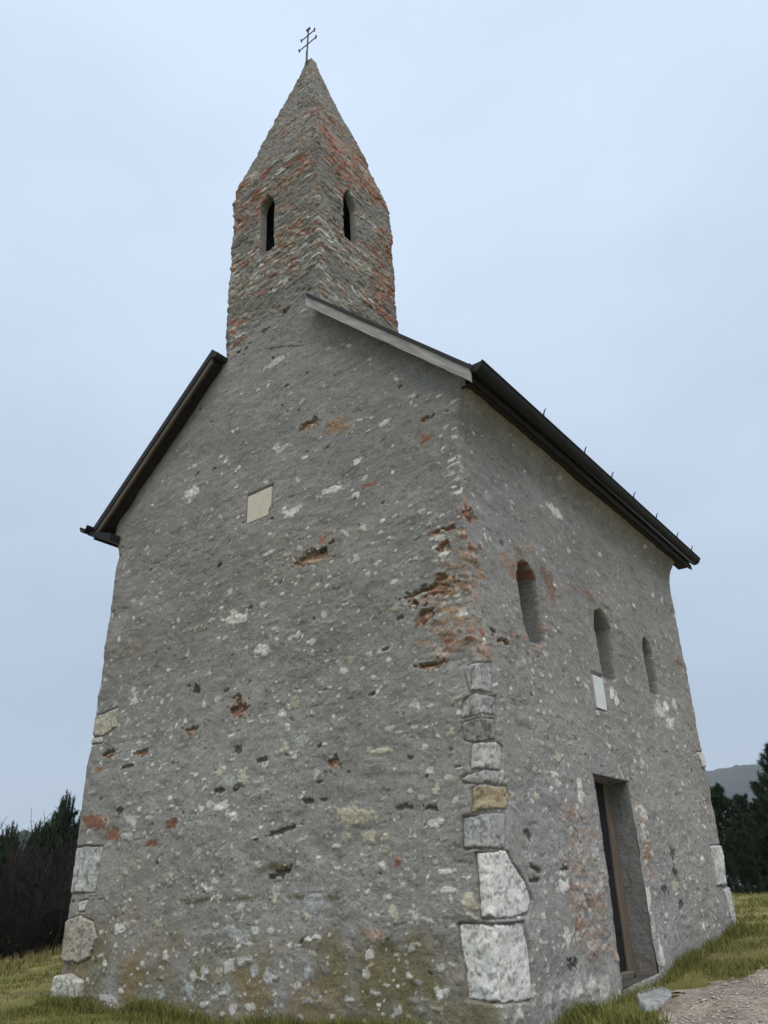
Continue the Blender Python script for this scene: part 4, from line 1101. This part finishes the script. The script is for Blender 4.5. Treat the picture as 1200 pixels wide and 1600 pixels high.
for (az, d, sc, rz, lab) in ((-61.8, 24.0, .80, 2.0, 'young pine poking out of the bare thicket at the left edge'),
                             (-57.4, 26, .92, 4.0, 'young pine mostly hidden behind the left corner of the church'),
                             (-60.2, 24.6, .80, 5.2, 'young pine rising from the middle of the bare thicket on the left'),
                             (-62.4, 21.2, .70, 1.1, 'low dark pine in front of the thicket at the left edge'),
                             (-59.5, 22.4, .80, 3.0, 'dark pine among the bare shrubs midway between left edge and church')):
    place(copy_tree(p3), az, d, sc, rz, lab, 'pine', GPL)
s1 = make_shrub(2.3, 2.6, 5, 30); s2 = make_shrub(2.0, 2.4, 6, 30)
GS = 'bare shrubs of the dark thicket left of the church'
LS = [(s1, -62.4, 22.0, 1.0, 0), (s2, -60.6, 21.6, 1.0, 1), (s1, -58.9, 21.8, 1.05, 2), (s2, -57.0, 22.2, 1.1, 3), (s1, -61.4, 23.6, 1.08, 4),
      (s2, -59.7, 23.4, 1.15, 5), (s1, -57.9, 23.8, 1.1, 6), (s2, -63.9, 22.6, 1.1, .5), (s1, -55.4, 23, 1.1, 1.5), (s2, -62.9, 24.5, 1.15, 2.5)]
LAB = 'bare dark brown shrub in the dense thicket at the field edge left of the church'
done = set()
for (src, az, d, sc, rz) in LS:
    if id(src) in done: o = copy_tree(src)
    else: o = src; done.add(id(src))
    place(o, az, d, sc, rz, LAB, 'shrub', GS)

# ------------------------------------------------------------------ far hills
def hill(az0, az1, dist, crest, depth, z0, seed, rough, bumps):
    naz, nd = 220, 60
    A, D = np.meshgrid(np.radians(np.linspace(az0, az1, naz)), np.linspace(0, 1, nd))
    R = dist + depth * (D - .8) * .9
    azd = np.degrees(A)
    top = np.interp(azd, [c[0] for c in crest], [c[1] for c in crest])
    Zc = CAM[2] + dist * np.tan(np.radians(top))
    prof = np.sin(np.clip(D / .8, 0, 1) * np.pi / 2) ** 1.4 * np.where(D > .8, np.cos((D - .8) / .2 * 1.2), 1)
    Z = z0 + (Zc - z0) * prof
    X = CAM[0] + R * np.sin(A); Y = CAM[1] + R * np.cos(A)
    Z = Z + prof * (rough * fbm(X, Y, .006, 3, seed) + bumps * np.abs(fbm(X, Y, .12, 2, seed + 3)))
    t = np.clip(.5 + .9 * fbm(X, Y, .015, 4, seed + 8), 0, 1)[..., None]
    c = np.array([.012, .020, .014]) * (1 - t) + np.array([.030, .034, .026]) * t
    return tag(raw_mesh('hill', np.stack([X, Y, Z], -1).reshape(-1, 3), grid_faces(*X.shape).reshape(-1, 4), M_HILL, None, c.reshape(-1, 3), True), kind='structure')
hill(-38, 20, 1500, [(-38, 4.5), (-20, 5.9), (-15.5, 6.1), (-13.9, 6.25), (-12, 6.35), (0, 6.0), (20, 5)], 900, -36, 700, 6, 4)
hill(-100, -40, 420, [(-100, 2.6), (-63, 2.7), (-61, 3.1), (-59, 2.9), (-50, 2.5), (-40, 1.0)], 250, -36, 720, 2.0, 3.0)

# ------------------------------------------------------------------ haze
hz = MB().box(-1750, 1750, -300, 1800, -50, 235).build('haze', bpy.data.materials.new('haze_air'))
mh = hz.data.materials[0]; mh.use_nodes = True
nt = mh.node_tree; nt.nodes.clear()
mo = nt.nodes.new('ShaderNodeOutputMaterial'); pv = nt.nodes.new('ShaderNodeVolumePrincipled')
pv.inputs['Color'].default_value = (.80, .87, .97, 1)
pv.inputs['Density'].default_value = 0.0002
pv.inputs['Anisotropy'].default_value = 0.0
nt.links.new(pv.outputs[0], mo.inputs['Volume'])
tag(hz, 'thin bluish mist in the air over the field and hills', 'haze', kind='stuff')
